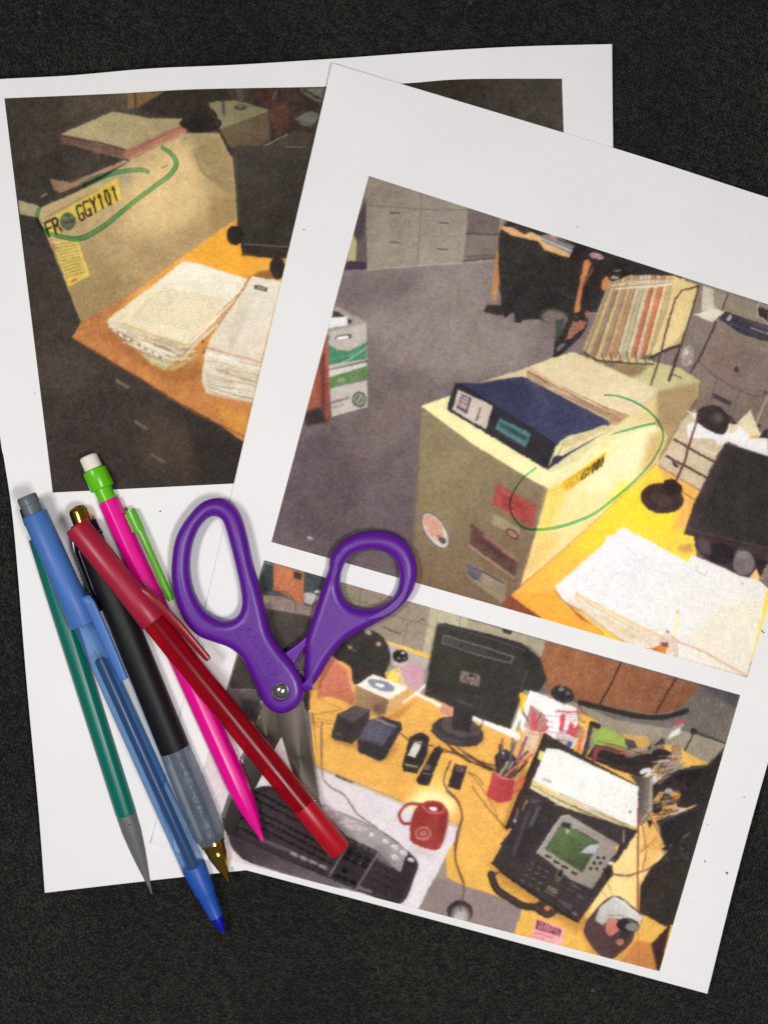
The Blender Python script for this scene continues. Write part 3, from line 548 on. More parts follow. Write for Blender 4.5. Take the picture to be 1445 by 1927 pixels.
    K.leaves((300, 905), (640, 1170), (420, 930), (850, 1150), 60, [(246, 242, 232), (226, 210, 180), (190, 150, 110), (206, 180, 120), (236, 226, 200)], seed=8)
    K.leaves((560, 660), (1000, 860), (440, 900), (900, 1130), 26, [(214, 212, 212), (220, 216, 206), (206, 204, 206)], w=(1.5, 3), seed=9)
    K.leaves((1000, 900), (1400, 980), (960, 1180), (1340, 1340), 30, [(214, 206, 184), (220, 212, 196)], w=(1.5, 3), seed=10)
    for i in range(11): l([(1010 + i * 32, 1140 - i * 4 + 60), (990 + i * 32, 1290 + i * 7)], 3, (206, 192, 150), .35)
    p([(1412, 1115), (1445, 1125), (1445, 1135), (1412, 1125)], (120, 110, 110), a=0)
    # ------------------------------------------------ lower print
    K.V(420, 1040, 2.89)
    def slab(pts, *a, **k): p(pts, *a, **k)
    # partition wall background
    B3 = [(497, 1054), (1392, 1308), (1240, 1828), (340, 1598)]
    K.V(0, 0, 1)
    p([(x, y) for x, y in [(496, 1053), (1394, 1307), (1242, 1830), (338, 1600)]], (140, 128, 112), n=.1)
    K.V(420, 1040, 2.89)
    p([(500, 100), (1160, 280), (1130, 560), (900, 480), (700, 420), (480, 380)], (128, 114, 100), (142, 128, 112), (700, 200, 1000, 500), n=.1)
    p([(1160, 300), (1440, 380), (1440, 440), (1170, 380)], (176, 168, 140), n=.06); p([(1130, 290), (1175, 300), (1120, 560), (1085, 540)], (172, 162, 132), n=.06)
    for a_, b_ in (((748, 190), (742, 300)), ((660, 240), (830, 290)), ((1000, 380), (975, 500)), ((870, 330), (1130, 400)), ((650, 330), (800, 380)), ((1290, 345), (1285, 410))): l([a_, b_], 5, (92, 78, 74), .75)
    l([(870, 405), (960, 440)], 10, (82, 66, 66), .9); e(1090, 365, 12, 8, 20, (100, 86, 86))
    p([(480, 700), (1700, 1000), (2500, 1200), (2450, 2300), (1300, 2000), (1200, 1500), (480, 1140)], (226, 164, 72), n=.06)
    p([(0, 900), (500, 830), (480, 1160), (500, 1500), (-300, 1500)], (204, 190, 192), n=.04)
    # top left: dark chair, orange case
    p([(230, 40), (580, 140), (540, 220), (470, 330), (200, 320), (195, 150)], (74, 74, 78), n=.15); p([(200, 150), (235, 60), (280, 80), (280, 210), (215, 220)], (52, 56, 60), n=.1); p([(440, 90), (560, 150), (530, 210), (440, 230)], (60, 64, 70), n=.15, smooth=True)
    p([(275, 60), (440, 105), (435, 280), (400, 270), (385, 260), (330, 225), (270, 200)], (176, 98, 64), n=.12); p([(385, 100), (430, 115), (425, 150), (382, 138)], (56, 48, 48)); p([(440, 220), (470, 215), (530, 240), (480, 285), (440, 270)], (170, 166, 166), n=.2); e(515, 212, 14, 10, 0, (200, 196, 196))
    p([(200, 230), (330, 240), (430, 280), (490, 300), (475, 345), (225, 310)], (128, 108, 108), n=.1); l([(290, 215), (340, 215), (385, 260), (395, 315)], 5, (70, 54, 54), smooth=True); e(235, 255, 20, 22, 0, (176, 160, 130), n=.2)
    l([(240, 55), (270, 65)], 8, (120, 150, 100), .7)
    # dark screen back between the handles
    p([(210, 300), (480, 345), (450, 600), (560, 640), (470, 860), (20, 760), (80, 560)], (66, 60, 58), (58, 52, 52), (300, 350, 350, 550), n=.1)
    p([(25, 735), (180, 745), (220, 860), (160, 940), (60, 900), (-100, 1000)], (92, 82, 88), (70, 62, 66), (60, 750, 150, 900), n=.1); l([(30, 738), (180, 748)], 6, (126, 114, 116), .8); p([(100, 800), (200, 800), (180, 920), (110, 880)], (48, 44, 48), soft=2)
    p([(455, 860), (480, 850), (475, 960), (450, 940)], (196, 188, 188), n=.15)
    # desk (orange)
    p([(470, 700), (580, 560), (700, 600), (1100, 780), (1450, 930), (1600, 1000), (1600, 1500), (900, 1360), (700, 1300), (470, 1140)], (224, 160, 72), n=.07)
    p([(890, 480), (1125, 555), (1120, 580), (900, 500)], (232, 180, 76)); p([(885, 490), (1120, 585), (1100, 640), (930, 620), (900, 560)], (168, 158, 156), n=.08)
    # desk right part
    p([(0, 160), (0, 0), (300, 0), (280, 200), (205, 340), (210, 400), (400, 560), (590, 640), (700, 520), (750, 380), (830, 240), (880, 140), (980, 120), (1120, 200), (1130, 300), (880, 500), (985, 640), (950, 830), (300, 670), (330, 560), (60, 440), (0, 410)], (228, 166, 70), n=.07, a=0)
    K.V(880, 1340, 5.78)
    p([(-300, 500), (0, 100), (600, 200), (620, 700), (440, 1270), (370, 1445), (340, 1445), (-350, 1445)], (228, 164, 74), n=.07)
    K.V(400, 1380, 2.89)
    l([(1295, 150), (1255, 270), (1330, 360), (1355, 450), (1335, 560), (1320, 690), (1370, 850), (1350, 930)], 8, (100, 68, 60), .95, smooth=True)
    K.V(880, 1340, 5.78)
    l([(0, 655), (90, 740), (190, 890), (290, 1060), (330, 1170), (410, 1250)], 11, (128, 84, 44), .9, smooth=True)
    l([(-400, 200), (-100, 450), (0, 520), (270, 640)], 20, (84, 54, 40), smooth=True); l([(0, 460), (140, 560), (270, 620)], 24, (70, 46, 38), smooth=True)
    K.V(840, 1480, 2.388)
    p([(205, 345), (0, 300), (0, 410), (40, 430), (315, 545), (325, 580), (300, 670), (960, 835), (985, 640), (870, 560), (860, 480), (1000, 300), (1110, 200), (900, 120), (700, 560), (590, 640), (400, 560)], (228, 168, 72), n=.07)
    p([(1030, 0), (870, 100), (740, 330), (620, 600), (700, 540), (850, 560), (870, 430), (1000, 280), (1110, 180)], (240, 206, 130), n=.05, soft=3)
    p([(870, 120), (900, 110), (960, 300), (880, 400)], (226, 160, 80), a=.7, soft=4)
    p([(0, 408), (40, 430), (310, 540), (325, 580), (300, 680), (0, 600)], (132, 114, 116), n=.05)
    e(60, 565, 58, 52, 0, (48, 42, 44), n=.1); e(62, 580, 44, 46, 0, (112, 104, 104), a=.95, soft=2); e(66, 584, 28, 36, 0, (176, 170, 166), a=.9, soft=3); e(40, 590, 10, 16, 0, (200, 190, 190), a=.6, soft=1)
    l([(70, 140), (45, 220), (40, 330), (78, 440), (65, 530)], 7, (100, 66, 50), .95, smooth=True)
    # wooden wall and carpet, top right
    K.V(880, 1150, 2.5575)
    p([(0, 30), (1310, 400), (1240, 640), (1050, 580), (700, 520), (520, 440), (260, 370), (0, 300)], (104, 96, 94), (98, 90, 90), (500, 400, 1200, 500), n=.1)
    p([(0, 40), (370, 140), (360, 230), (300, 170), (0, 110)], (156, 144, 122), n=.06); p([(165, 85), (220, 95), (205, 112), (170, 105)], (52, 42, 44))
    p([(375, 145), (1110, 355), (1085, 400), (1000, 480), (880, 495), (640, 450), (390, 400), (350, 230)], (144, 86, 58), (128, 76, 54), (450, 200, 950, 450), n=.14)
    for i in range(16): x = 400 + i * 42; l([(x, 160 + i * 12), (x - 50, 400 + i * 6)], 5, (166, 104, 68) if i % 2 else (116, 66, 46), .35, soft=2)
    l([(735, 250), (690, 350), (632, 450)], 8, (42, 32, 32)); l([(1000, 325), (960, 390), (905, 490)], 7, (48, 34, 32)); l([(540, 440), (640, 465), (820, 505), (950, 510), (1050, 480)], 26, (44, 38, 36), smooth=True); l([(1110, 355), (1310, 410)], 6, (60, 54, 60)); p([(1110, 355), (1312, 405), (1285, 470), (1230, 430)], (62, 60, 68), a=.8, soft=3)
    l([(1235, 635), (1087, 580), (1040, 680)], 8, (50, 42, 42)); e(1085, 578, 17, 16, 0, (44, 36, 38))
    # chair behind monitor
    p([(0, 110), (100, 130), (280, 170), (350, 230), (380, 330), (340, 390), (270, 380), (200, 560), (60, 500), (0, 480)], (48, 45, 44), n=.08, smooth=False)
    l([(0, 125), (200, 180), (320, 230)], 7, (110, 106, 106), .5); l([(0, 190), (120, 225), (245, 250), (235, 275), (130, 250)], 8, (110, 100, 104), .9); p([(140, 235), (230, 258), (222, 275), (136, 250)], (64, 58, 60)); l([(285, 290), (195, 555)], 5, (110, 100, 100), .6)
    p([(0, 300), (60, 320), (45, 365), (0, 350)], (118, 98, 102)); e(20, 335, 20, 18, 0, (66, 54, 56)); l([(0, 325), (12, 345), (20, 320)], 4, (150, 130, 130))
    p([(20, 520), (60, 500), (210, 570), (260, 430), (290, 440), (210, 610), (100, 560)], (232, 228, 224)); p([(0, 450), (30, 460), (25, 530), (60, 560), (70, 620), (40, 650), (0, 640)], (54, 46, 50)); l([(75, 520), (60, 565), (25, 585)], 5, (70, 54, 50), smooth=True)
    K.V(420, 1040, 2.89)
    # black bag
    p([(610, 520), (740, 425), (830, 430), (890, 490), (910, 580), (880, 660), (880, 700), (720, 720), (690, 620), (600, 570)], (50, 45, 44), n=.12, smooth=True)
    e(787, 432, 18, 12, 20, (150, 140, 136)); e(845, 497, 14, 12, 0, (186, 130, 130)); l([(670, 500), (720, 540)], 9, (96, 84, 76), .8); e(690, 515, 9, 10, 0, (200, 150, 90), a=.9)
    # coral folder
    p([(560, 560), (580, 555), (680, 640), (715, 790), (700, 830), (590, 780), (510, 790), (520, 700)], (200, 112, 82), (184, 96, 78), (560, 600, 700, 800), n=.1); l([(578, 556), (672, 632), (690, 700), (716, 790)], 9, (236, 150, 124), .8); l([(600, 770), (640, 760), (680, 740)], 6, (150, 66, 60), .6, smooth=True)
    l([(480, 780), (640, 845)], 3, (140, 90, 50), .8)
    for q in ([(480, 885), (560, 868), (650, 850)], [(480, 900), (560, 910), (600, 915)], [(480, 915), (540, 925), (600, 930)], [(490, 920), (530, 960), (540, 1040), (535, 1160)]): l(q, 4, (120, 78, 50), .9, smooth=True)
    # soft shade under the things on the desk
    for q in ([(590, 990), (720, 1070), (870, 1150), (960, 1060), (900, 1010), (700, 1000)], [(980, 1130), (1090, 1175), (1140, 1090), (1100, 1060)], [(1120, 930), (1180, 1010), (1330, 1060), (1430, 1020), (1400, 960)], [(640, 770), (730, 850), (860, 900), (900, 860), (720, 760)]):
        p(q, (150, 92, 40), a=.55, soft=5)
    K.V(880, 1340, 5.78)
    p([(180, 880), (300, 1010), (520, 960), (640, 640), (560, 560), (460, 700)], (170, 104, 44), a=.45, soft=6)
    p([(640, 600), (420, 1280), (370, 1240), (600, 560)], (150, 90, 40), a=.6, soft=4)
    K.V(840, 1480, 2.388)
    p([(190, 350), (250, 440), (590, 660), (650, 600), (300, 380)], (150, 92, 40), a=.5, soft=5); p([(600, 640), (640, 740), (730, 800), (850, 700), (700, 700)], (156, 96, 40), a=.5, soft=5)
    K.V(420, 1040, 2.89)
    # speakers
    p([(585, 1000), (620, 880), (720, 828), (800, 850), (790, 960), (700, 1040), (600, 1015)], (56, 48, 52), n=.1); p([(620, 882), (720, 828), (800, 852), (705, 925)], (84, 72, 78), n=.1, a=.8); l([(705, 928), (660, 1030)], 5, (40, 34, 38)); l([(612, 980), (640, 990)], 4, (150, 140, 146), .7)
    p([(730, 1020), (790, 910), (870, 890), (965, 925), (970, 960), (880, 1120), (850, 1135), (735, 1085)], (50, 44, 50), n=.1); p([(790, 915), (850, 895), (930, 945), (870, 1040), (740, 1005)], (84, 80, 104), n=.1, a=.8); l([(830, 905), (935, 945)], 10, (140, 136, 150), .7); l([(735, 1010), (860, 1048), (950, 935)], 4, (120, 110, 120), .7)
    p([(600, 1025), (700, 1060), (690, 1050), (590, 1010)], (140, 84, 50), soft=2)
    # tissue box and neighbours
    p([(885, 650), (960, 620), (1010, 700), (1000, 740), (940, 710), (890, 690)], (206, 180, 120), n=.2); p([(880, 655), (930, 650), (960, 700), (940, 712), (890, 690)], (230, 186, 70), n=.3); p([(985, 610), (1060, 600), (1088, 640), (1080, 740), (1020, 745), (975, 680)], (190, 140, 156), n=.06, smooth=True)
    e(963, 563, 42, 36, 10, (40, 36, 38)); e(975, 545, 9, 8, 0, (190, 186, 186)); e(955, 575, 7, 6, 0, (150, 140, 140)); e(985, 575, 6, 6, 0, (120, 110, 110))
    l([(920, 600), (980, 615), (1000, 600)], 4, (220, 206, 206), .7)
    p([(720, 720), (820, 660), (1005, 735), (900, 800)], (228, 222, 206)); p([(720, 720), (900, 800), (880, 880), (720, 830)], (150, 118, 82), (120, 84, 66), (740, 760, 870, 860), n=.1); p([(900, 800), (1010, 740), (1000, 800), (940, 860), (880, 890)], (196, 150, 100), (206, 150, 80), (920, 790, 960, 880), n=.06)
    e(858, 722, 76, 28, 17, (120, 118, 140)); e(852, 722, 26, 10, 17, (226, 226, 230)); p([(820, 820), (890, 830), (860, 900), (810, 870)], (96, 70, 66), a=.7, soft=3)
    l([(985, 810), (1050, 765), (1100, 720)], 12, (236, 232, 220)); l([(1045, 765), (1180, 835)], 16, (238, 234, 224)); p([(880, 900), (1010, 820), (1060, 800), (960, 900)], (176, 104, 50), n=.08, a=.7, soft=2)
    # monitor back
    p([(1180, 840), (1240, 800), (1240, 900), (1190, 880)], (180, 120, 100), n=.3); l([(1340, 890), (1600, 1000)], 34, (236, 232, 226)); l([(1290, 880), (1600, 1020)], 6, (196, 130, 70), .6)
    p([(1165, 385), (1210, 385), (1600, 500), (1660, 560), (1560, 960), (1400, 905), (1095, 775), (1130, 560)], (52, 48, 46), n=.1)
    p([(1210, 385), (1440, 440), (1620, 490), (1700, 560), (1730, 640), (1680, 660), (1600, 520), (1180, 400)], (44, 42, 42), n=.08); l([(1170, 392), (1440, 462), (1640, 530)], 6, (96, 92, 92), .7); l([(1162, 395), (1125, 560), (1095, 770)], 5, (84, 78, 76), .7)
    l([(1195, 450), (1440, 520), (1580, 570), (1560, 600), (1380, 555), (1190, 490), (1200, 455)], 7, (116, 108, 112), .9); p([(1205, 460), (1290, 485), (1280, 520), (1198, 492)], (66, 62, 66)); p([(1305, 495), (1440, 530), (1430, 565), (1290, 525)], (62, 58, 60))
    p([(1295, 640), (1400, 668), (1390, 730), (1285, 700)], (116, 98, 100)); e(1343, 685, 30, 27, 10, (60, 50, 52)); K.text('hp', [(1318, 698), (1368, 710), (1325, 668)], 4.5, (176, 156, 156))
    e(1275, 975, 142, 78, 12, (58, 50, 54), n=.1); e(1290, 950, 110, 48, 12, (76, 66, 70), n=.1); p([(1255, 800), (1365, 840), (1340, 980), (1240, 960)], (50, 44, 48), n=.08); l([(1150, 960), (1200, 1010), (1290, 1030)], 4, (110, 100, 106), .6, smooth=True); l([(1412, 900), (1400, 940), (1320, 990)], 5, (70, 54, 50), smooth=True); l([(1260, 800), (1360, 838)], 5, (96, 88, 92), .8)
    e(1120, 750, 14, 6, 10, (120, 84, 84), a=.5)
    # tape dispenser, stapler and small things
    K.V(400, 1380, 2.89)
    p([(1200, 180), (1300, 240), (1250, 350), (1130, 380), (1060, 330), (1100, 280)], (246, 200, 92), a=.7, soft=12)
    K.V(420, 1040, 2.89)
    p([(985, 1130), (1040, 985), (1080, 978), (1118, 1000), (1110, 1090), (1080, 1160), (1000, 1150)], (46, 40, 44), n=.08)
    p([(1045, 1025), (1085, 1030), (1060, 1110), (1020, 1105)], (214, 208, 190)); l([(1000, 1140), (1040, 1146)], 7, (196, 176, 110), .8)
    K.V(400, 1380, 2.89)
    p([(1030, 180), (1070, 20), (1120, 0), (1175, 30), (1165, 110), (1110, 220), (1040, 205)], (46, 40, 44), n=.08); p([(1100, 40), (1140, 45), (1105, 130), (1060, 120)], (206, 204, 190)); l([(1050, 170), (1108, 182)], 12, (150, 134, 100), .9)
    p([(1110, 250), (1205, 80), (1235, 65), (1255, 90), (1215, 180), (1175, 290), (1115, 275)], (48, 40, 42), n=.1); l([(1145, 215), (1180, 225)], 6, (160, 150, 150), .7); e(1165, 185, 20, 16, 0, (90, 80, 84))
    p([(1275, 290), (1315, 165), (1385, 180), (1345, 310)], (52, 42, 46), n=.1); e(1345, 195, 26, 16, 20, (84, 74, 76)); l([(1385, 210), (1445, 240), (1470, 280)], 5, (100, 66, 40), smooth=True)
    for q in ([(1020, 0), (1080, 40), (1200, 70)], [(1240, 80), (1340, 120), (1440, 170), (1600, 230)], [(1290, 40), (1360, 100), (1445, 150), (1620, 240)], [(1250, 100), (1330, 110), (1420, 140), (1600, 200)], [(1290, 30), (1300, 90), (1400, 160)]): l(q, 8, (84, 54, 40), .95, smooth=True)
    # keyboard and desk pad
    p([(-300, 700), (-200, 250), (100, 150), (560, 180), (700, 240), (1350, 510), (1120, 960), (600, 860), (100, 720)], (202, 190, 194), (212, 204, 208), (300, 400, 1100, 700), n=.03)
    p([(-260, 450), (-180, 150), (60, 150), (150, 0), (-100, 0), (-100, 200)], (206, 196, 196), a=0)
    l([(555, 180), (760, 265), (1340, 515)], 16, (176, 164, 140), .8); l([(545, 170), (1345, 500)], 4, (120, 96, 80), .7); K.scrib((672, 232), (760, 266), 14, (70, 56, 60), .9, 21)
    p([(1040, 400), (1090, 340), (1200, 300), (1300, 340), (1330, 420), (1240, 470), (1100, 420)], (255, 236, 170), a=.9, soft=8)
    p([(60, 470), (130, 340), (230, 300), (330, 290), (560, 370), (900, 520), (1060, 640), (1115, 700), (1105, 760), (1015, 930), (780, 860), (250, 720), (120, 640), (85, 560)], (42, 34, 40), (48, 40, 47), (300, 600, 1000, 800), n=.08, smooth=True)
    p([(90, 540), (200, 590), (400, 690), (780, 850), (640, 840), (240, 715), (110, 630)], (52, 42, 50), (92, 82, 90), (150, 600, 560, 800), n=.08)
    p([(560, 370), (660, 410), (900, 520), (1060, 640), (1020, 760), (900, 640), (740, 570), (600, 470), (540, 420)], (142, 134, 138), n=.06); p([(880, 600), (930, 620), (1000, 700), (980, 740), (890, 680)], (120, 112, 116), a=.7, soft=2)
    e(640, 430, 46, 28, 25, (186, 166, 168), n=.1); e(650, 435, 30, 18, 25, (160, 140, 146)); p([(680, 485), (760, 470), (860, 515), (800, 530), (720, 510)], (170, 160, 164), smooth=True); l([(690, 500), (790, 490), (858, 518)], 3, (90, 80, 86), .8, smooth=True); e(727, 462, 12, 8, 20, (206, 200, 204)); e(727, 462, 7, 5, 20, (120, 110, 116)); e(862, 552, 12, 12, 0, (206, 206, 210))
    for x, y, r in ((940, 588, 18), (990, 620, 22), (1038, 650, 20), (1080, 688, 18), (990, 673, 20)): e(x, y, r, r * .6, 25, (214, 210, 210)); e(x + 2, y + 2, r * .6, r * .35, 25, (170, 164, 166))
    p([(130, 470), (240, 330), (330, 300), (620, 450), (740, 570), (640, 770), (420, 690), (160, 560)], (52, 44, 50), n=.08)
    for rr in range(6):
        for cc in range(17):
            u, v = cc / 16, rr / 5
            x = 250 + 470 * u - 115 * v + 12 * math.sin(rr * 2.1); y = 318 + 250 * u + 178 * v - 12 * u * v
            if x > 735: continue
            p([(x - 13, y - 12), (x + 12, y - 1), (x + 8, y + 14), (x - 17, y + 3)], (20, 15, 19) if (rr + cc) % 3 else (28, 22, 27), n=.1); l([(x - 12, y - 11), (x + 11, y - 1)], 3, (112, 102, 110), .5)
    l([(270, 580), (420, 640)], 20, (84, 74, 80)); 
    for x, y in ((445, 658), (497, 680), (548, 702), (600, 725)): l([(x - 16, y - 6), (x + 14, y + 7)], 22, (110, 100, 104)); l([(x - 14, y - 8), (x + 8, y + 2)], 6, (190, 176, 176), .7)
    l([(740, 600), (635, 775)], 9, (116, 100, 120)); l([(900, 650), (780, 850)], 9, (112, 96, 116)); l([(670, 640), (850, 730)], 8, (100, 88, 100), .6)
    p([(730, 560), (900, 640), (880, 665), (720, 600)], (50, 42, 48)); 
    for i in range(4): e(755 + i * 38, 590 + i * 17, 15, 11, 25, (64, 56, 62)); l([(748 + i * 38, 583 + i * 17), (764 + i * 38, 590 + i * 17)], 3, (130, 120, 126), .6)
    for r in range(2):
        for c in range(3): e(745 + c * 48 - r * 16, 645 + c * 20 + r * 32, 20, 14, 25, (18, 14, 18)); l([(735 + c * 48 - r * 16, 637 + c * 20 + r * 32), (755 + c * 48 - r * 16, 645 + c * 20 + r * 32)], 3, (110, 100, 108), .6)
    for x, y in ((720, 745), (680, 775), (720, 795), (765, 810)): e(x, y, 19, 14, 25, (18, 14, 18))
    for r in range(5):
        for c in range(4): x, y = 905 + c * 38 - r * 20, 705 + c * 18 + r * 36; p([(x - 16, y - 13), (x + 15, y - 1), (x + 10, y + 16), (x - 20, y + 4)], (46, 38, 46)); l([(x - 12, y - 10), (x + 10, y - 1)], 3, (104, 96, 106), .6)
    l([(800, 840), (860, 862)], 16, (110, 100, 110), .8); l([(1100, 700), (1108, 750), (1015, 920)], 8, (58, 46, 56), .8, smooth=True)
    # cable to keyboard
    l([(595, -60), (590, 60), (600, 230), (640, 290), (720, 340), (780, 430), (860, 490), (900, 520)], 8, (104, 78, 78), .95, smooth=True)
    # red mug upside down
    p([(1070, 560), (1085, 450), (1140, 380), (1265, 400), (1278, 480), (1240, 620), (1180, 632), (1090, 600)], (140, 44, 44), (150, 52, 50), (1080, 500, 1270, 500), n=.06, smooth=True)
    p([(1230, 420), (1278, 430), (1275, 520), (1235, 620)], (120, 34, 38), a=.7, soft=3); e(1205, 400, 62, 36, 8, (176, 60, 56)); e(1205, 400, 50, 27, 8, (132, 40, 42)); e(1200, 410, 22, 10, 5, (236, 220, 220)); l([(1140, 395), (1180, 432), (1250, 430)], 5, (230, 140, 120), .7, smooth=True)
    l([(1135, 385), (1060, 385), (1015, 440), (1035, 490), (1085, 490)], 17, (140, 44, 48), smooth=True); l([(1130, 380), (1060, 380), (1016, 425)], 5, (216, 130, 120), .7, smooth=True)
    for i in range(14):
        t = i / 14 * 6.28; l([(1145 + 34 * math.cos(t), 545 + 30 * math.sin(t)), (1145 + 44 * math.cos(t + .3), 545 + 38 * math.sin(t + .3))], 8, (196, 130, 130), .8)
    e(1145, 545, 20, 17, 0, (190, 120, 120), a=.7); l([(1110, 575), (1180, 570)], 6, (196, 130, 130), .8)
    p([(1040, 600), (1090, 620), (1230, 660), (1200, 680), (1080, 650)], (176, 160, 164), a=.6, soft=4)
    l([(1295, 150), (1255, 270), (1330, 360), (1355, 450), (1335, 560), (1320, 690), (1370, 850), (1350, 930)], 8, (100, 68, 60), .95, smooth=True)
    # mouse pad
    p([(1115, 960), (1205, 790), (1260, 795), (1500, 870), (1680, 940), (1670, 1010), (1600, 1100), (1400, 1050)], (128, 110, 112), n=.05)
    K.V(840, 1480, 2.388)
    p([(0, 405), (40, 430), (310, 540), (325, 580), (300, 680), (0, 600)], (132, 114, 116), n=.05)
    e(60, 565, 58, 52, 0, (48, 42, 44), n=.1); e(62, 580, 44, 46, 0, (112, 104, 104), a=.95, soft=2); e(66, 584, 28, 36, 0, (176, 170, 166), a=.9, soft=3); l([(62, 520), (64, 560)], 4, (30, 26, 28)); e(40, 590, 10, 16, 0, (200, 190, 190), a=.6, soft=1)
    l([(0, 20), (50, 70), (70, 140), (45, 220), (40, 330), (78, 440), (65, 530)], 7, (100, 66, 50), .95, smooth=True)
    l([(115, 0), (180, 90), (275, 200)], 5, (110, 72, 44), .95, smooth=True)
    # papers behind the cups
    K.V(880, 1150, 2.5575)
    p([(300, 380), (520, 465), (530, 560), (450, 620), (300, 640), (250, 560), (260, 470)], (232, 230, 228), n=.03); l([(258, 400), (262, 480)], 18, (232, 176, 40)); e(268, 420, 16, 22, 0, (236, 190, 50))
    e(455, 400, 58, 40, 20, (46, 40, 44), n=.3); e(450, 375, 14, 12, 0, (110, 106, 116)); e(480, 395, 10, 10, 0, (96, 90, 100)); l([(435, 430), (465, 450), (490, 420)], 4, (80, 76, 80)); l([(500, 400), (560, 490), (610, 540)], 5, (90, 60, 50), smooth=True)
    p([(530, 480), (620, 530), (640, 560), (560, 560)], (226, 166, 60))
    # cups with pens
    p([(270, 560), (300, 450), (370, 500), (385, 570), (350, 590)], (176, 130, 120), n=.35); K.V(880, 1340, 5.78)
    for a_, b_, c_, w_ in (((600, 0), (700, 180), (96, 84, 78), 22), ((720, 10), (700, 190), (214, 60, 84), 46), ((800, 10), (740, 120), (90, 60, 60), 18), ((820, 60), (770, 200), (150, 116, 100), 30), ((860, 90), (800, 210), (140, 106, 96), 20), ((870, 170), (790, 215), (206, 46, 70), 22), ((660, 100), (700, 200), (150, 120, 90), 20), ((760, 120), (730, 200), (196, 60, 70), 26)): l([a_, b_], w_, c_, .95)
    p([(610, 190), (830, 225), (800, 330), (760, 420), (700, 470), (580, 380)], (206, 176, 140), n=.12); l([(640, 190), (700, 240), (800, 245)], 16, (170, 130, 120), .8)
    for a_, b_, c_, w_ in (((1030, 50), (1020, 190), (206, 56, 80), 56), ((1120, 60), (1060, 200), (230, 226, 226), 60), ((1130, 130), (1100, 240), (204, 50, 70), 56), ((1180, 60), (1140, 120), (190, 200, 160), 30), ((1260, 110), (1150, 190), (110, 60, 80), 24), ((1200, 160), (1140, 250), (206, 56, 76), 46), ((1000, 180), (1180, 270), (150, 60, 90), 18)): l([a_, b_], w_, c_, .95)
    p([(950, 240), (1000, 210), (1180, 280), (1200, 300), (1100, 460), (1000, 420), (960, 350)], (196, 176, 170), n=.08); e(1105, 350, 34, 36, 0, (70, 76, 140)); l([(1090, 380), (1070, 450)], 34, (90, 90, 130), .8); l([(1190, 290), (1120, 410)], 20, (230, 220, 226), .8)
    p([(1120, 440), (1260, 160), (1300, 200), (1280, 300), (1200, 500)], (216, 130, 70), n=.2); l([(1285, 180), (1290, 270), (1240, 380)], 12, (230, 226, 236), .9); l([(1250, 200), (1180, 480)], 14, (206, 84, 40)); p([(1120, 400), (1190, 380), (1180, 490), (1100, 480)], (236, 170, 60), n=.1)
    K.V(880, 1150, 2.5575)
    # green book and dark organiser
    p([(590, 600), (630, 550), (745, 600), (765, 668), (700, 655), (610, 640)], (146, 168, 70), n=.06); p([(530, 530), (600, 550), (590, 580), (540, 550)], (228, 168, 70)); p([(745, 590), (815, 600), (860, 600), (880, 650), (820, 680), (770, 668)], (196, 150, 80), n=.1); p([(750, 610), (800, 625), (820, 660), (770, 665)], (70, 62, 66))
    l([(595, 545), (630, 555)], 26, (46, 38, 40)); l([(590, 560), (570, 660), (560, 690)], 22, (66, 54, 52)); l([(620, 570), (585, 680)], 8, (120, 130, 100), .7)
    p([(570, 700), (610, 650), (760, 690), (960, 680), (850, 790), (830, 800), (700, 760)], (46, 38, 38), n=.12); l([(600, 730), (620, 665), (660, 655), (775, 690)], 22, (150, 52, 54), .95); l([(625, 655), (770, 688)], 6, (210, 120, 110), .7); l([(770, 695), (850, 670), (940, 660)], 26, (120, 100, 96)); l([(790, 680), (870, 660)], 6, (176, 160, 146), .8)
    l([(870, 660), (940, 590), (945, 650)], 12, (58, 50, 50)); p([(875, 655), (930, 585), (960, 575), (1020, 530), (1040, 545), (1010, 595), (950, 610), (900, 650)], (134, 126, 120), n=.15); l([(1000, 545), (1035, 530)], 13, (206, 46, 70)); p([(970, 590), (1020, 555), (1020, 590), (960, 615)], (216, 212, 212)); p([(890, 650), (940, 600), (935, 640)], (60, 50, 50))
    p([(940, 640), (1010, 650), (1050, 680), (1160, 735), (1060, 760), (960, 700)], (222, 166, 76), n=.06); p([(975, 650), (1020, 640), (1030, 700), (990, 720)], (156, 116, 76), n=.2)
    # right cluster of dark things
    p([(1235, 650), (1150, 740), (1080, 745), (1040, 760), (960, 770), (880, 850), (860, 1000), (900, 1150), (1090, 1151), (1150, 1000)], (46, 40, 40), n=.12); e(935, 690, 50, 26, 10, (40, 34, 38), n=.1)
    l([(1030, 700), (940, 800), (890, 830)], 9, (140, 116, 116), .8); l([(1010, 690), (900, 790)], 7, (110, 84, 84), .9); l([(1040, 730), (920, 830)], 7, (130, 110, 110), .9); l([(980, 680), (920, 760)], 6, (84, 64, 64)); l([(1000, 670), (1020, 700)], 14, (140, 130, 110), .8)
    for x, y, rx, ry, rt in ((852, 768, 30, 12, -25), (877, 778, 26, 10, -35), (899, 800, 14, 30, 15)): e(x, y, rx, ry, rt, (214, 208, 204), n=.1)
    for i in range(5): l([(905 + i * 14, 715 + i * 6), (885 + i * 12, 765 + i * 4)], 5, (130, 100, 90) if i % 2 else (50, 40, 42), .9)
    p([(860, 1000), (880, 930), (920, 870), (990, 870), (1010, 960), (1100, 930), (1050, 1000), (960, 1060), (900, 1020)], (206, 146, 74), n=.1); p([(830, 1151), (870, 1050), (890, 1010), (990, 1080), (930, 1151)], (216, 160, 84), n=.08)
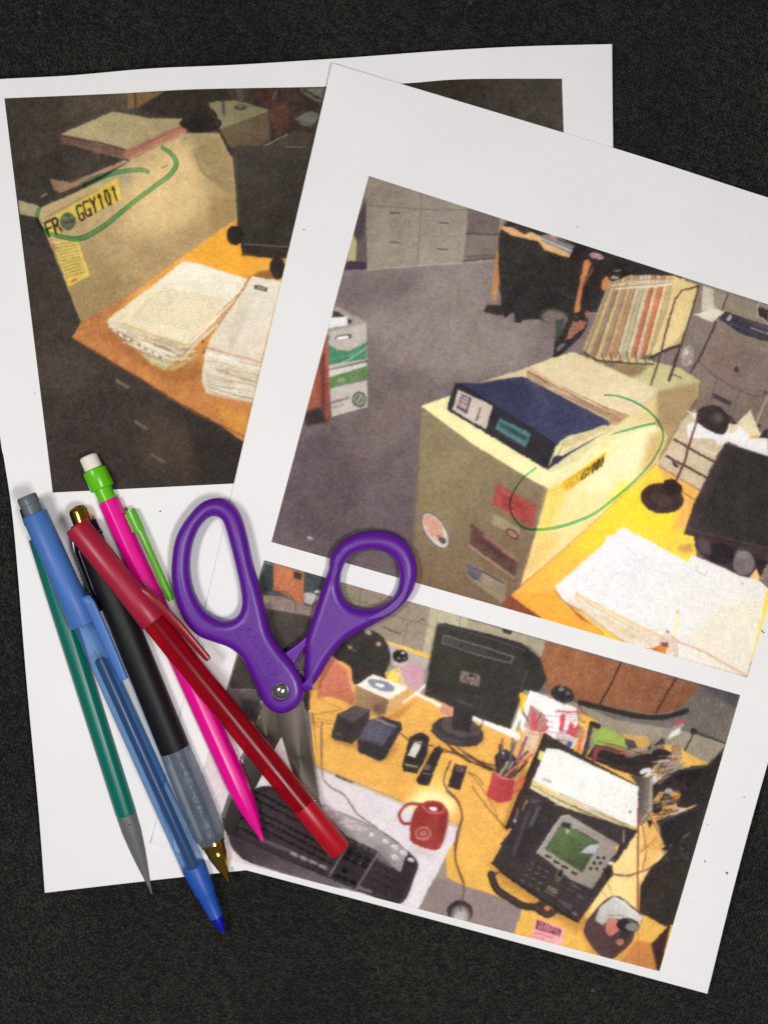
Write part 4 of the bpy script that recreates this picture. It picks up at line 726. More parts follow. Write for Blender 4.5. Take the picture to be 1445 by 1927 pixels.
    e(905, 945, 30, 30, 0, (42, 34, 34)); l([(905, 950), (960, 870)], 20, (56, 46, 48)); e(965, 905, 34, 28, 20, (60, 50, 52), n=.2); e(968, 868, 22, 14, 20, (150, 148, 156)); e(1000, 888, 24, 16, 10, (206, 120, 50)); l([(940, 950), (990, 1000)], 5, (100, 60, 40)); p([(990, 940), (1060, 950), (1100, 930), (1105, 945), (1010, 990)], (206, 160, 150), n=.3, a=.8); e(1000, 975, 30, 14, -10, (206, 186, 170), a=.7, soft=1)
    p([(905, 1010), (960, 990), (1050, 960), (1110, 930), (1125, 990), (1095, 1100), (1000, 1151), (940, 1120)], (42, 37, 40), n=.1); l([(920, 1020), (925, 1070)], 9, (110, 106, 112), .6); e(1060, 1090, 40, 20, -30, (84, 78, 84), n=.1)
    p([(865, 800), (890, 790), (890, 960), (850, 1020), (815, 1040), (815, 840), (780, 790)], (72, 62, 62), (120, 112, 106), (820, 850, 885, 860), n=.12); l([(880, 810), (878, 960)], 8, (176, 168, 160), .8); l([(815, 850), (820, 1030), (880, 950)], 6, (196, 186, 176), .7)
    p([(985, 800), (1040, 770), (1130, 760), (1120, 800), (1060, 850)], (34, 30, 31), n=.1)
    l([(1050, 760), (1150, 745), (1230, 660)], 5, (96, 84, 88), .7); l([(1040, 775), (1040, 860)], 4, (84, 74, 78), .6); l([(930, 1015), (1100, 935)], 5, (120, 110, 116), .6)
    K.leaves((880, 700), (1040, 690), (860, 830), (1000, 780), 34, [(150, 130, 126), (90, 62, 60), (196, 186, 180), (46, 36, 40), (120, 90, 76)], w=(3, 6), seed=14)
    K.leaves((890, 880), (1020, 860), (880, 1000), (1010, 980), 26, [(206, 146, 74), (60, 48, 50), (110, 100, 106), (42, 34, 36), (160, 110, 70)], w=(4, 8), seed=15)
    K.leaves((270, 470), (560, 480), (280, 600), (540, 640), 12, [(206, 60, 80), (230, 226, 226), (120, 90, 96)], w=(3, 5), seed=16)
    K.leaves((560, 600), (860, 690), (600, 740), (820, 780), 14, [(70, 60, 60), (30, 26, 28)], w=(4, 8), seed=17)
    # file tray with papers
    p([(350, 590), (370, 585), (560, 700), (820, 840), (820, 1050), (740, 1151), (190, 1045)], (54, 44, 44), n=.1); l([(362, 590), (300, 740), (280, 820)], 14, (232, 176, 100)); l([(372, 596), (285, 800), (190, 1040)], 20, (52, 36, 36))
    p([(378, 660), (440, 665), (820, 845), (815, 1045), (650, 1000), (480, 910), (310, 815)], (231, 229, 224), n=.02)
    p([(310, 815), (480, 908), (650, 1000), (815, 1045), (815, 1065), (640, 1020), (460, 940), (300, 850)], (206, 190, 130), n=.15)
    l([(310, 815), (480, 905), (650, 995), (812, 1042)], 7, (236, 190, 80), .9); l([(305, 835), (470, 925), (640, 1008), (810, 1060)], 4, (120, 96, 70), .8); l([(300, 850), (460, 942), (640, 1022)], 5, (240, 234, 214), .9); p([(345, 670), (370, 680), (355, 720), (335, 710)], (214, 206, 120)); e(780, 965, 8, 5, 20, (90, 80, 80), a=.8); K.scrib((365, 808), (395, 820), 18, (150, 146, 146), .8, 31); l([(415, 690), (405, 750)], 3, (200, 200, 190), .7)
    p([(400, 930), (460, 940), (640, 1030), (800, 1075), (760, 1151), (520, 1000), (430, 980)], (74, 58, 62), n=.15); l([(420, 930), (600, 1020), (755, 1080), (750, 1151)], 6, (196, 190, 180), .8); l([(380, 1020), (420, 1030)], 12, (206, 176, 100), .9)
    K.leaves((310, 818), (815, 1050), (400, 900), (800, 1075), 70, [(244, 238, 224), (216, 186, 96), (120, 96, 70), (84, 64, 56), (200, 190, 170)], seed=13)
    # red cup
    p([(120, 770), (230, 810), (210, 910), (150, 925), (88, 890)], (176, 58, 62), (156, 44, 54), (110, 840, 220, 870), n=.08, smooth=False); l([(122, 768), (160, 800), (232, 815)], 6, (220, 150, 150), .7, smooth=True); l([(225, 840), (270, 800), (255, 850), (222, 872)], 12, (190, 80, 60), smooth=True)
    K.V(880, 1340, 5.78)
    p([(290, 480), (330, 440), (420, 400), (520, 480), (560, 560), (520, 640), (440, 720), (350, 690), (300, 620)], (56, 44, 52), n=.3)
    for a_, b_, c_, w_ in (((375, 290), (380, 500), (96, 70, 84), 22), ((350, 360), (340, 620), (62, 52, 60), 30), ((490, 290), (470, 480), (106, 84, 110), 26), ((520, 330), (440, 560), (84, 70, 100), 26), ((640, 270), (560, 480), (110, 60, 100), 26), ((600, 330), (530, 540), (150, 84, 110), 22), ((650, 430), (560, 520), (66, 60, 96), 26), ((700, 460), (600, 540), (206, 60, 70), 22), ((600, 520), (400, 700), (206, 104, 60), 26), ((640, 540), (500, 700), (50, 44, 60), 30), ((430, 550), (350, 680), (150, 140, 110), 34), ((490, 540), (440, 620), (150, 144, 160), 24), ((560, 620), (460, 720), (60, 50, 60), 22), ((310, 480), (320, 640), (44, 36, 44), 26)): l([a_, b_], w_, c_, .95)
    e(385, 445, 12, 14, 0, (206, 200, 216), a=.8)
    # telephone
    K.V(840, 1480, 2.388)
    p([(205, 340), (360, 80), (500, 85), (860, 200), (750, 330), (735, 410), (590, 615), (480, 560), (260, 400)], (56, 48, 50), n=.08)
    K.V(880, 1340, 5.78)
    p([(700, 930), (760, 900), (860, 920), (930, 1000), (900, 1120), (760, 1445), (350, 1445), (480, 1280), (600, 1080)], (52, 44, 50), n=.08, smooth=False); e(740, 1010, 46, 60, 20, (130, 122, 140), a=.7, soft=5); l([(860, 1060), (790, 1200)], 40, (84, 74, 84), .5, soft=4)
    l([(640, 960), (600, 1060)], 26, (176, 130, 90), .7); e(510, 1180, 18, 22, 0, (200, 190, 190), a=.8); l([(540, 1060), (520, 1160)], 30, (110, 90, 90), .8)
    K.V(840, 1480, 2.388)
    l([(370, 100), (440, 90), (330, 330)], 46, (48, 42, 48), .8); l([(375, 100), (300, 300)], 14, (84, 76, 84), .6, soft=2); l([(415, 95), (380, 170)], 12, (120, 112, 124), .6, soft=3); l([(205, 345), (260, 395), (590, 612)], 8, (30, 26, 30), .8)
    p([(405, 295), (515, 130), (550, 128), (790, 270), (735, 330), (655, 462), (560, 420)], (152, 142, 134), (138, 126, 120), (500, 180, 700, 400), n=.05); l([(405, 297), (515, 132), (552, 130)], 6, (190, 182, 174), .8); l([(505, 140), (790, 280)], 4, (110, 100, 96), .6)
    p([(440, 280), (520, 160), (685, 255), (610, 388)], (84, 100, 66), (62, 74, 50), (530, 200, 560, 360), n=.15); p([(520, 158), (560, 168), (555, 190), (515, 178)], (46, 48, 48)); p([(530, 190), (558, 195), (540, 215)], (150, 160, 146)); p([(640, 262), (682, 262), (665, 302), (600, 298)], (170, 170, 178)); l([(575, 190), (680, 250)], 6, (50, 50, 48), .8)
    for x, y in ((457, 315), (493, 340), (530, 363), (572, 389)): l([(x - 9, y - 4), (x + 9, y + 4)], 11, (48, 40, 42))
    for x, y in ((680, 320), (708, 320), (662, 345), (690, 345), (647, 370), (675, 370)): e(x, y, 8, 7, 20, (44, 36, 38))
    e(508, 397, 16, 30, 25, (120, 112, 112)); e(508, 397, 12, 25, 25, (44, 38, 42)); e(503, 408, 4, 3, 0, (170, 166, 170))
    K.text('CISCO', [(452, 462), (492, 484), (458, 446)], 3.5, (150, 130, 116)); K.scrib((442, 470), (486, 494), 7, (130, 100, 90), .8, 51)
    for r in range(4):
        for c in range(3): x, y = 385 + c * 33 - r * 14, 345 + c * 18 + r * 26; l([(x - 5, y - 2), (x + 6, y + 4)], 6, (110, 104, 110), .8)
    for x, y in ((570, 440), (590, 458), (555, 465), (600, 490), (575, 450), (545, 545), (515, 515), (600, 500), (575, 572)): l([(x - 12, y - 6), (x + 12, y + 6)], 6, (100, 92, 98), .7)
    e(540, 530, 30, 12, 30, (76, 66, 72), a=.8); e(575, 570, 9, 6, 30, (130, 120, 126), a=.8)
    # handset cord
    t_ = np.linspace(0, 1, 30); pc = crom(np.array([(200, 395), (225, 460), (280, 500), (340, 535), (400, 545), (450, 575), (480, 555), (440, 530), (400, 545)]), False, 8)
    l(pc, 34, (48, 38, 38))
    for i in range(0, len(pc) - 1, 2): l([(pc[i][0] - 7, pc[i][1] - 12), (pc[i][0] + 7, pc[i][1] + 12)], 4, (100, 80, 72), .7)
    e(452, 548, 14, 12, 0, (190, 110, 50)); l([(205, 395), (240, 385)], 10, (70, 58, 60), .8)
    # yellow patch, cables
    e(772, 280, 16, 12, 30, (236, 176, 40)); p([(775, 265), (850, 195), (880, 140), (770, 330), (745, 350)], (52, 40, 42), n=.1); e(738, 345, 12, 8, 0, (226, 210, 190)); l([(795, 200), (795, 250)], 5, (200, 196, 190), .8)
    p([(700, 370), (745, 360), (750, 400), (720, 415)], (48, 38, 40)); l([(745, 395), (810, 402), (860, 385), (900, 375), (960, 330)], 9, (130, 84, 70), smooth=True); l([(860, 100), (858, 600)], 10, (140, 70, 50), .9); l([(870, 130), (895, 280), (880, 370)], 6, (150, 90, 60), .9, smooth=True); l([(940, 230), (870, 300)], 5, (150, 100, 60), .9); l([(720, 430), (745, 490), (735, 500)], 5, (170, 120, 80), .9, smooth=True); l([(690, 460), (730, 515)], 4, (170, 120, 80), .9); l([(860, 100), (900, 120), (960, 220), (1000, 300)], 5, (80, 60, 54), .8, smooth=True)
    # silver gadget
    p([(615, 650), (640, 590), (700, 520), (750, 492), (800, 510), (880, 585), (850, 640), (830, 700), (760, 765), (720, 778), (660, 730)], (78, 54, 60), n=.08, smooth=True)
    p([(665, 600), (690, 540), (750, 494), (800, 515), (882, 588), (855, 640), (800, 600), (730, 590), (700, 625)], (176, 170, 164), (200, 196, 190), (700, 600, 820, 540), n=.06, smooth=False); l([(755, 500), (860, 575)], 6, (236, 232, 228), .7)
    p([(720, 600), (745, 590), (790, 620), (770, 650), (735, 672), (712, 640)], (196, 112, 96), n=.1, smooth=True); e(815, 625, 52, 32, 10, (44, 38, 42)); e(835, 632, 32, 18, 10, (116, 114, 116)); p([(780, 650), (830, 660), (800, 710), (775, 700)], (56, 44, 48), soft=1); e(780, 700, 18, 14, 0, (170, 104, 84), n=.2); l([(720, 580), (790, 582), (850, 625)], 6, (120, 114, 116), .7, smooth=True)
    # pink card
    p([(400, 590), (530, 640), (520, 722), (380, 690)], (232, 156, 158), n=.03); p([(405, 598), (516, 645), (508, 678), (400, 640)], (104, 36, 60)); K.text('DUNDER', [(412, 625), (504, 660), (416, 608)], 3.2, (214, 140, 150)); K.text('MIFFLIN', [(409, 641), (502, 677), (413, 627)], 3.2, (214, 140, 150)); K.scrib((396, 655), (480, 682), 5, (160, 70, 90), .8, 61); K.scrib((392, 672), (440, 686), 4, (160, 70, 90), .8, 62)
    # right dark mass
    p([(1115, 190), (1200, 0), (1190, 100), (1100, 350), (1020, 620), (980, 630), (865, 565), (870, 440), (930, 350)], (50, 44, 42), n=.1); p([(985, 640), (1010, 600), (960, 830), (940, 825), (915, 710)], (56, 38, 38), n=.12); p([(850, 690), (915, 700), (945, 830), (780, 790)], (190, 116, 62), n=.08, soft=2); l([(858, 600), (862, 800)], 6, (150, 80, 50), .6); l([(790, 740), (780, 790)], 4, (140, 90, 40), .8)
    for i in range(24):
        x, y = 960 + 110 * rng.random(), 240 + 90 * rng.random(); l([(x, y), (x + 14 * rng.random(), y + 16 * rng.random())], 6, [(76, 96, 84), (30, 26, 28), (120, 116, 120), (66, 52, 50)][i % 4], .7)
    p([(970, 290), (1060, 230), (1110, 240), (1090, 350), (1000, 340)], (44, 38, 40), n=.3, a=.5)
    return K.finish()
# ---------------------------------------------------------------- end of printed pictures
# ---------------------------------------------------------------- the cloth covered table
def make_cloth():
    m = bpy.data.materials.new('black_knit'); m.use_nodes = True
    nt = m.node_tree; L = nt.links.new; b = nt.nodes['Principled BSDF']
    b.inputs['Roughness'].default_value = .95; b.inputs['Specular IOR Level'].default_value = .12
    b.inputs['Sheen Weight'].default_value = .12; b.inputs['Sheen Roughness'].default_value = .6
    b.inputs['Sheen Tint'].default_value = (.9, .9, .8, 1)
    tc = nt.nodes.new('ShaderNodeTexCoord')
    mp = nt.nodes.new('ShaderNodeMapping'); mp.inputs['Rotation'].default_value = (0, 0, .35); L(tc.outputs['Object'], mp.inputs['Vector'])
    v = nt.nodes.new('ShaderNodeTexVoronoi'); v.inputs['Scale'].default_value = 1150; v.feature = 'SMOOTH_F1'; v.inputs['Smoothness'].default_value = .5; L(mp.outputs['Vector'], v.inputs['Vector'])
    n1 = nt.nodes.new('ShaderNodeTexNoise'); n1.inputs['Scale'].default_value = 320; n1.inputs['Detail'].default_value = 6; n1.inputs['Roughness'].default_value = .7; L(mp.outputs['Vector'], n1.inputs['Vector'])
    n2 = nt.nodes.new('ShaderNodeTexNoise'); n2.inputs['Scale'].default_value = 18; n2.inputs['Detail'].default_value = 3; L(mp.outputs['Vector'], n2.inputs['Vector'])
    n3 = nt.nodes.new('ShaderNodeTexNoise'); n3.inputs['Scale'].default_value = 900; n3.inputs['Detail'].default_value = 2; L(mp.outputs['Vector'], n3.inputs['Vector'])
    def math_(op, a, b_):
        q = nt.nodes.new('ShaderNodeMath'); q.operation = op
        for i, x in enumerate((a, b_)):
            if isinstance(x, (int, float)): q.inputs[i].default_value = x
            else: L(x, q.inputs[i])
        return q.outputs[0]
    h = math_('ADD', math_('MULTIPLY', n1.outputs['Fac'], .9), math_('MULTIPLY', v.outputs['Distance'], -.7))
    h = math_('ADD', h, math_('MULTIPLY', n2.outputs['Fac'], .38))
    wd = nt.nodes.new('ShaderNodeVectorMath'); wd.operation = 'MULTIPLY_ADD'
    n4 = nt.nodes.new('ShaderNodeTexNoise'); n4.inputs['Scale'].default_value = 70; L(mp.outputs['Vector'], n4.inputs['Vector'])
    L(n4.outputs['Color'], wd.inputs[0]); wd.inputs[1].default_value = (.004, .004, 0); L(mp.outputs['Vector'], wd.inputs[2])
    for ax in ('X', 'Y'):
        w_ = nt.nodes.new('ShaderNodeTexWave'); w_.wave_type = 'BANDS'; w_.bands_direction = ax; w_.inputs['Scale'].default_value = 300 if ax == 'X' else 340
        w_.inputs['Distortion'].default_value = 1.6; L(wd.outputs[0], w_.inputs['Vector'])
        h = math_('ADD', h, math_('MULTIPLY', w_.outputs['Fac'], .15))
    h = math_('SUBTRACT', h, .20)
    cr = nt.nodes.new('ShaderNodeValToRGB'); e = cr.color_ramp.elements
    e[0].position = .12; e[0].color = (.0022, .0023, .0019, 1); e[1].position = .62; e[1].color = (.036, .037, .029, 1)
    q = e.new(.36); q.color = (.0112, .0116, .0092, 1)
    L(h, cr.inputs['Fac'])
    # a few lint fibres caught in the knit
    v2 = nt.nodes.new('ShaderNodeTexVoronoi'); v2.inputs['Scale'].default_value = 150; L(mp.outputs['Vector'], v2.inputs['Vector'])
    lint = math_('MULTIPLY', math_('LESS_THAN', v2.outputs['Distance'], .09), math_('GREATER_THAN', n1.outputs['Fac'], .58))
    mx = nt.nodes.new('ShaderNodeMix'); mx.data_type = 'RGBA'; mx.inputs[7].default_value = (.12, .125, .09, 1)
    L(math_('MULTIPLY', lint, .5), mx.inputs[0]); L(cr.outputs['Color'], mx.inputs[6]); L(mx.outputs[2], b.inputs['Base Color'])
    bp = nt.nodes.new('ShaderNodeBump'); bp.inputs['Strength'].default_value = 1.0; bp.inputs['Distance'].default_value = .0007
    L(math_('ADD', h, math_('MULTIPLY', n3.outputs['Fac'], .35)), bp.inputs['Height']); L(bp.outputs['Normal'], b.inputs['Normal'])
    return m
n = 260
xs = np.linspace(-.42, .42, n); X, Y = np.meshgrid(xs, xs)
r_ = np.random.default_rng(3); Z = np.zeros_like(X)
for _ in range(40):
    a, f, ph = r_.random() * 6.3, 60 + 500 * r_.random(), r_.random() * 6.3
    Z += np.sin((X * math.cos(a) + Y * math.sin(a)) * f + ph) * .004 / f * 2
Z = Z - Z.max() - .0002
cloth = link('tablecloth', mesh_np('tablecloth', np.stack([X, Y, Z], -1).reshape(-1, 3), grid_faces(n, n)), make_cloth())
tag(cloth, 'dark charcoal knitted cloth covering the whole table', 'cloth', kind='structure')

# ---------------------------------------------------------------- paper sheets
def wav(px, py):
    """shared gentle waviness of the paper, metres, from photo pixel coordinates"""
    return (.0010 * (1 + np.sin(px / 230.0 + .6 + py / 900.0)) + .0008 * (1 + np.sin(py / 250.0 + 1.3 + px / 500.0)))
def z_back(px, py):
    top = np.clip((330 - py) / 330, 0, 1) ** 2
    z = .0004 + wav(px, py) + top * (.0022 * (.5 + .5 * np.sin(px / 150.0 + 2.2)) + .0006)
    left = np.clip((60 - px) / 60, 0, 1)
    return z + .0006 * left
def z_front(px, py):
    # distance past the lower edge, where the sheet lifts a little and catches light
    d = (py - (1588 + (px - 284) * .2676))
    lip = np.clip((d + 30) / 30, 0, 1) ** 2
    tl = np.clip(1 - np.hypot(px - 625, py - 120) / 330, 0, 1) ** 2
    return .0011 + wav(px, py) + np.clip((330 - py) / 330, 0, 1) ** 2 * (.0022 * (.5 + .5 * np.sin(px / 150.0 + 2.2)) + .0006) * np.clip((900 - px) / 200, 0, 1) \
        + lip * .0016 + .0016 * tl
def coons(top, bot, lef, rig, nu, nv):
    """top/bot: left->right, lef/rig: top->bottom, polylines in photo pixels"""
    def samp(pl, k):
        pl = crom(np.asarray(pl, float), False, 10) if len(pl) > 2 else np.asarray(pl, float)
        s = np.r_[0, np.cumsum(np.hypot(*np.diff(pl, axis=0).T))]; s /= s[-1]
        t = np.linspace(0, 1, k)
        return np.stack([np.interp(t, s, pl[:, 0]), np.interp(t, s, pl[:, 1])], 1)
    T, B, Lf, R = samp(top, nu), samp(bot, nu), samp(lef, nv), samp(rig, nv)
    u = np.linspace(0, 1, nu)[None, :, None]; v = np.linspace(0, 1, nv)[:, None, None]
    S = (1 - v) * T[None] + v * B[None] + (1 - u) * Lf[:, None] + u * R[:, None]
    S -= (1 - u) * (1 - v) * T[0] + u * (1 - v) * T[-1] + (1 - u) * v * B[0] + u * v * B[-1]
    return S
def paper_mat():
    m = mat('copy_paper', (232, 231, 231), rough=.75, spec=.3, bump=.3, bscale=700, mottle=.05, mscale=38)
    return m
PAPER = paper_mat()
def sheet_mesh(name, S, zf, thick=.00011):
    nv, nu = S.shape[:2]
    z = zf(S[..., 0], S[..., 1]); V = Pn(S[..., 0], S[..., 1], z).reshape(-1, 3)
    V2 = V.copy(); V2[:, 2] -= thick
    F = grid_faces(nu, nv)[:, ::-1]; N = len(V)
    ring = np.r_[np.arange(nu), (np.arange(1, nv) + 1) * nu - 1, (nv * nu - 2 - np.arange(nu - 1)), (np.arange(nv - 2, 0, -1)) * nu]
    nx = np.roll(ring, -1)
    side = np.stack([ring, nx, nx + N, ring + N], 1)
    F2 = F[:, ::-1] + N
    me = mesh_np(name, np.r_[V, V2], np.r_[F, F2, side])
    try: me.set_sharp_from_angle(angle=math.radians(50))
    except Exception: pass
    return me
def print_obj(name, S, zf, canvas, parent, label, lift=.00006):
    nv, nu = S.shape[:2]
    z = zf(S[..., 0], S[..., 1]) + lift; V = Pn(S[..., 0], S[..., 1], z).reshape(-1, 3)
    me = mesh_np(name, V, grid_faces(nu, nv)[:, ::-1])
    x = np.clip(S[..., 0] + OX, 0, CW - 1.01).ravel(); y = np.clip(S[..., 1], 0, CH - 1.01).ravel()
    xi, yi = x.astype(int), y.astype(int); fx, fy = (x - xi)[:, None], (y - yi)[:, None]
    c = (canvas[yi, xi] * (1 - fx) + canvas[yi, xi + 1] * fx) * (1 - fy) + (canvas[yi + 1, xi] * (1 - fx) + canvas[yi + 1, xi + 1] * fx) * fy
    c = c / 255.0; lin = np.where(c <= .04045, c / 12.92, ((c + .055) / 1.055) ** 2.4)
    at = me.color_attributes.new('ink', 'FLOAT_COLOR', 'POINT')
    at.data.foreach_set('color', np.c_[lin, np.ones(len(lin))].astype(np.float32).ravel())
    o = link(name, me, INK, parent)
    o['label'] = label
    return o
def ink_mat():
    m = mat('printer_ink', (128, 128, 128), rough=.55, spec=.1, bump=.2, bscale=900)
    nt = m.node_tree; b = nt.nodes['Principled BSDF']
    a = nt.nodes.new('ShaderNodeAttribute'); a.attribute_name = 'ink'
    tc = nt.nodes.new('ShaderNodeTexCoord')
    n = nt.nodes.new('ShaderNodeTexNoise'); n.inputs['Scale'].default_value = 1500; n.inputs['Detail'].default_value = 2
    nt.links.new(tc.outputs['Object'], n.inputs['Vector'])
    mr = nt.nodes.new('ShaderNodeMapRange'); mr.inputs['To Min'].default_value = .84; mr.inputs['To Max'].default_value = 1.18
    nt.links.new(n.outputs['Fac'], mr.inputs['Value'])
    mx = nt.nodes.new('ShaderNodeVectorMath'); mx.operation = 'SCALE'
    nt.links.new(a.outputs['Color'], mx.inputs[0]); nt.links.new(mr.outputs['Result'], mx.inputs['Scale'])
    nt.links.new(mx.outputs[0], b.inputs['Base Color'])
    return m
INK = ink_mat()
def marker_mat():
    m = bpy.data.materials.new('green_marker_ink'); m.use_nodes = True
    nt = m.node_tree; nt.nodes.clear()
    o = nt.nodes.new('ShaderNodeOutputMaterial'); t = nt.nodes.new('ShaderNodeBsdfTransparent')
    tc = nt.nodes.new('ShaderNodeTexCoord'); n = nt.nodes.new('ShaderNodeTexNoise'); n.inputs['Scale'].default_value = 120; n.inputs['Detail'].default_value = 4
    cr = nt.nodes.new('ShaderNodeValToRGB'); cr.color_ramp.elements[0].color = srgb((176, 226, 206)); cr.color_ramp.elements[1].color = srgb((206, 238, 222))
    cr.color_ramp.elements[0].position = .3; cr.color_ramp.elements[1].position = .7
    nt.links.new(tc.outputs['Object'], n.inputs['Vector']); nt.links.new(n.outputs['Fac'], cr.inputs['Fac'])
    nt.links.new(cr.outputs['Color'], t.inputs['Color']); nt.links.new(t.outputs[0], o.inputs['Surface'])
    return m
MARK = marker_mat()
def marker(name, pts, w, zf, parent, label, lift=.00012):
    """pts: photo pixels (x, y, width factor)"""
    A = np.asarray(pts, float); C = crom(A[:, :2], False, 10)
    W = np.interp(np.linspace(0, 1, len(C)), np.linspace(0, 1, len(A)), A[:, 2]) * w
    d = np.gradient(C, axis=0); d /= np.hypot(d[:, 0], d[:, 1])[:, None]; nn = np.stack([-d[:, 1], d[:, 0]], 1)
    a, b = C + nn * W[:, None] / 2, C - nn * W[:, None] / 2
    S = np.stack([a, b], 1)
    V = Pn(S[..., 0], S[..., 1], zf(S[..., 0], S[..., 1]) + lift).reshape(-1, 3)
    o = link(name, mesh_np(name, V, grid_faces(2, len(C))), MARK, parent)
    o['label'] = label
    o.visible_shadow = True
    return o

art1 = paint_one(); art2 = paint_two()
# back sheet
root = bpy.data.objects.new('paper_sheet', None); scene.collection.objects.link(root); root.location = (0, 0, 0)
tag(root, 'white sheet printed with one dark desk photo, lying under the tilted sheet', 'paper sheet')
Sb = coons([(-82, 156), (0, 149), (133, 142), (283, 129), (443, 122), (620, 111), (717, 104), (854, 94), (991, 87), (1151, 83)],
           [(85, 1680), (430, 1641), (1165, 1565)],
           [(-82, 156), (-40, 500), (0, 815), (9, 868), (27, 996), (51, 1285), (73, 1521), (85, 1680)],
           [(1151, 83), (1153, 278), (1160, 800), (1165, 1565)], 200, 240)
sh = link('sheet', sheet_mesh('sheet', Sb, z_back), PAPER, root)
S1 = coons([(9, 185), (221, 176), (368, 168), (613, 163), (760, 157), (872, 149), (1057, 148)], [(100, 927), (440, 910), (1082, 878)],
           [(9, 185), (100, 927)], [(1057, 148), (1060, 245), (1082, 878)], 700, 500)
pr1 = print_obj('printed_photo', S1, z_back, art1, root, 'dark printed photo of paper stacks on an orange desk beside a tan partition')
K1 = lambda x, y: (x / 2.258, 60 + y / 2.258)
ring1 = [(685, 488, .8), (730, 520, 1), (750, 562, 1.1), (720, 610, 1.1), (660, 655, 1), (560, 730, 1.05), (450, 820, 1.15), (350, 876, 1.25), (270, 872, 1), (200, 850, .8), (166, 815, .7), (160, 775, .9), (176, 735, .6)]
ring1b = [(350, 655, 1.3), (400, 630, 1.3), (470, 604, 1.0), (540, 590, .9), (600, 586, .9), (636, 598, .8)]
marker('marker_ring', [K1(x, y) + (w,) for x, y, w in ring1], 9.5, z_back, root, 'green marker loop drawn round the yellow sticker')
marker('marker_stroke', [K1(x, y) + (w,) for x, y, w in ring1b], 10.5, z_back, root, 'overlapping end of the green marker loop', .00016)
# front sheet
root2 = bpy.data.objects.new('paper_sheet', None); scene.collection.objects.link(root2)
tag(root2, 'tilted white sheet on top, printed with two office photos one above the other', 'paper sheet')
Sf = coons([(625, 119), (1153, 278), (1445, 372), (1738, 462)], [(284, 1590), (800, 1727), (1330, 1870)],
           [(625, 119), (533, 515), (440, 912), (284, 1590)], [(1738, 462), (1445, 1432), (1330, 1870)], 200, 240)
sh2 = link('sheet', sheet_mesh('sheet', Sf, z_front), PAPER, root2)
S2 = coons([(694, 331), (1445, 573), (1598, 621)], [(511, 1020), (960, 1147), (1405, 1275)], [(694, 331), (511, 1020)], [(1598, 621), (1405, 1275)], 680, 520)
pr2 = print_obj('printed_photo', S2, z_front, art2, root2, 'printed photo of a binder on a beige shelf above a yellow desk')
S3 = coons([(497, 1054), (940, 1180), (1392, 1308)], [(340, 1596), (600, 1662), (1240, 1828)], [(497, 1054), (340, 1596)], [(1392, 1308), (1240, 1828)], 680, 420)
pr3 = print_obj('printed_photo', S3, z_front, art2, root2, 'printed photo of a cluttered orange desk with a keyboard, monitor and desk phone')
K2 = lambda x, y: (945 + x / 2.89, 380 + y / 2.89)
ring2 = [(550, 1050, .6), (620, 1055, .8), (700, 1080, .9), (780, 1125, .9), (840, 1185, .9), (872, 1254, .9), (862, 1324, .9), (800, 1429, .9), (700, 1534, 1), (600, 1619, 1.1), (500, 1694, 1.2), (400, 1739, 1.25), (300, 1769, 1.3), (200, 1782, 1.2), (110, 1768, 1), (52, 1700, .85), (42, 1630, .8), (70, 1560, .8), (120, 1495, .85), (185, 1444, .9)]
ring2b = [(600, 1262, .6), (680, 1240, 1), (760, 1218, 1), (832, 1203, .9)]
marker('marker_ring', [K2(x, y) + (w,) for x, y, w in ring2], 5.0, z_front, root2, 'thin green marker oval drawn round the yellow sticker')
marker('marker_stroke', [K2(x, y) + (w,) for x, y, w in ring2b], 5.0, z_front, root2, 'short green marker tail inside the oval', .00016)
# toner specks on the sheets
def specks(name, pts, zf, parent):
    for (x, y, r) in pts:
        V, F = [], []; b = 0
        for k in range(8):
            a = k * math.pi / 4; rr = r * (.7 + .5 * ((k * 7) % 3) / 3)
            q = (x + rr * math.cos(a), y + rr * math.sin(a))
            V.append(tuple(P(q[0], q[1], float(zf(np.array(q[0]), np.array(q[1]))) + .00014)))
        F.append(list(range(b, b + 8)))
        me = bpy.data.meshes.new(name); me.from_pydata(V, [], F); me.update()
        link(name, me, SPECK, parent)
SPECK = mat('toner_speck', (96, 92, 92), rough=.8)
specks('toner_speck', [(1326, 1621, 2), (1367, 1643, 3), (1433, 1187, 2), (1436, 1190, 2), (1399, 1500, 1.5), (1085, 427, 1.3), (572, 432, 1.6), (540, 381, 1.2), (1331, 1552, 1.2)], z_front, root2)
specks('toner_speck', [(302, 962, 2), (290, 1037, 1.4), (66, 740, 1.2)], z_back, root)

# ---------------------------------------------------------------- pens
def clear(name, tint, col, fac, rough, bump=0, mottle=.08):
    """see-through tinted plastic: light crosses it, coloured, and part of it scatters off the skin"""
    m = mat(name, col, rough=rough, mottle=mottle, mscale=130, bump=bump, bscale=420)
    nt = m.node_tree; b = nt.nodes['Principled BSDF']; out = [n for n in nt.nodes if n.type == 'OUTPUT_MATERIAL'][0]
    t = nt.nodes.new('ShaderNodeBsdfTransparent'); t.inputs['Color'].default_value = tuple(tint) + (1,)
    lw = nt.nodes.new('ShaderNodeLayerWeight'); lw.inputs['Blend'].default_value = .35
    mr = nt.nodes.new('ShaderNodeMapRange'); mr.inputs['To Min'].default_value = fac; mr.inputs['To Max'].default_value = min(1, fac + .4)
    nt.links.new(lw.outputs['Facing'], mr.inputs['Value'])
    mx = nt.nodes.new('ShaderNodeMixShader'); nt.links.new(mr.outputs['Result'], mx.inputs[0])
    nt.links.new(t.outputs[0], mx.inputs[1]); nt.links.new(b.outputs[0], mx.inputs[2]); nt.links.new(mx.outputs[0], out.inputs['Surface'])
    return m
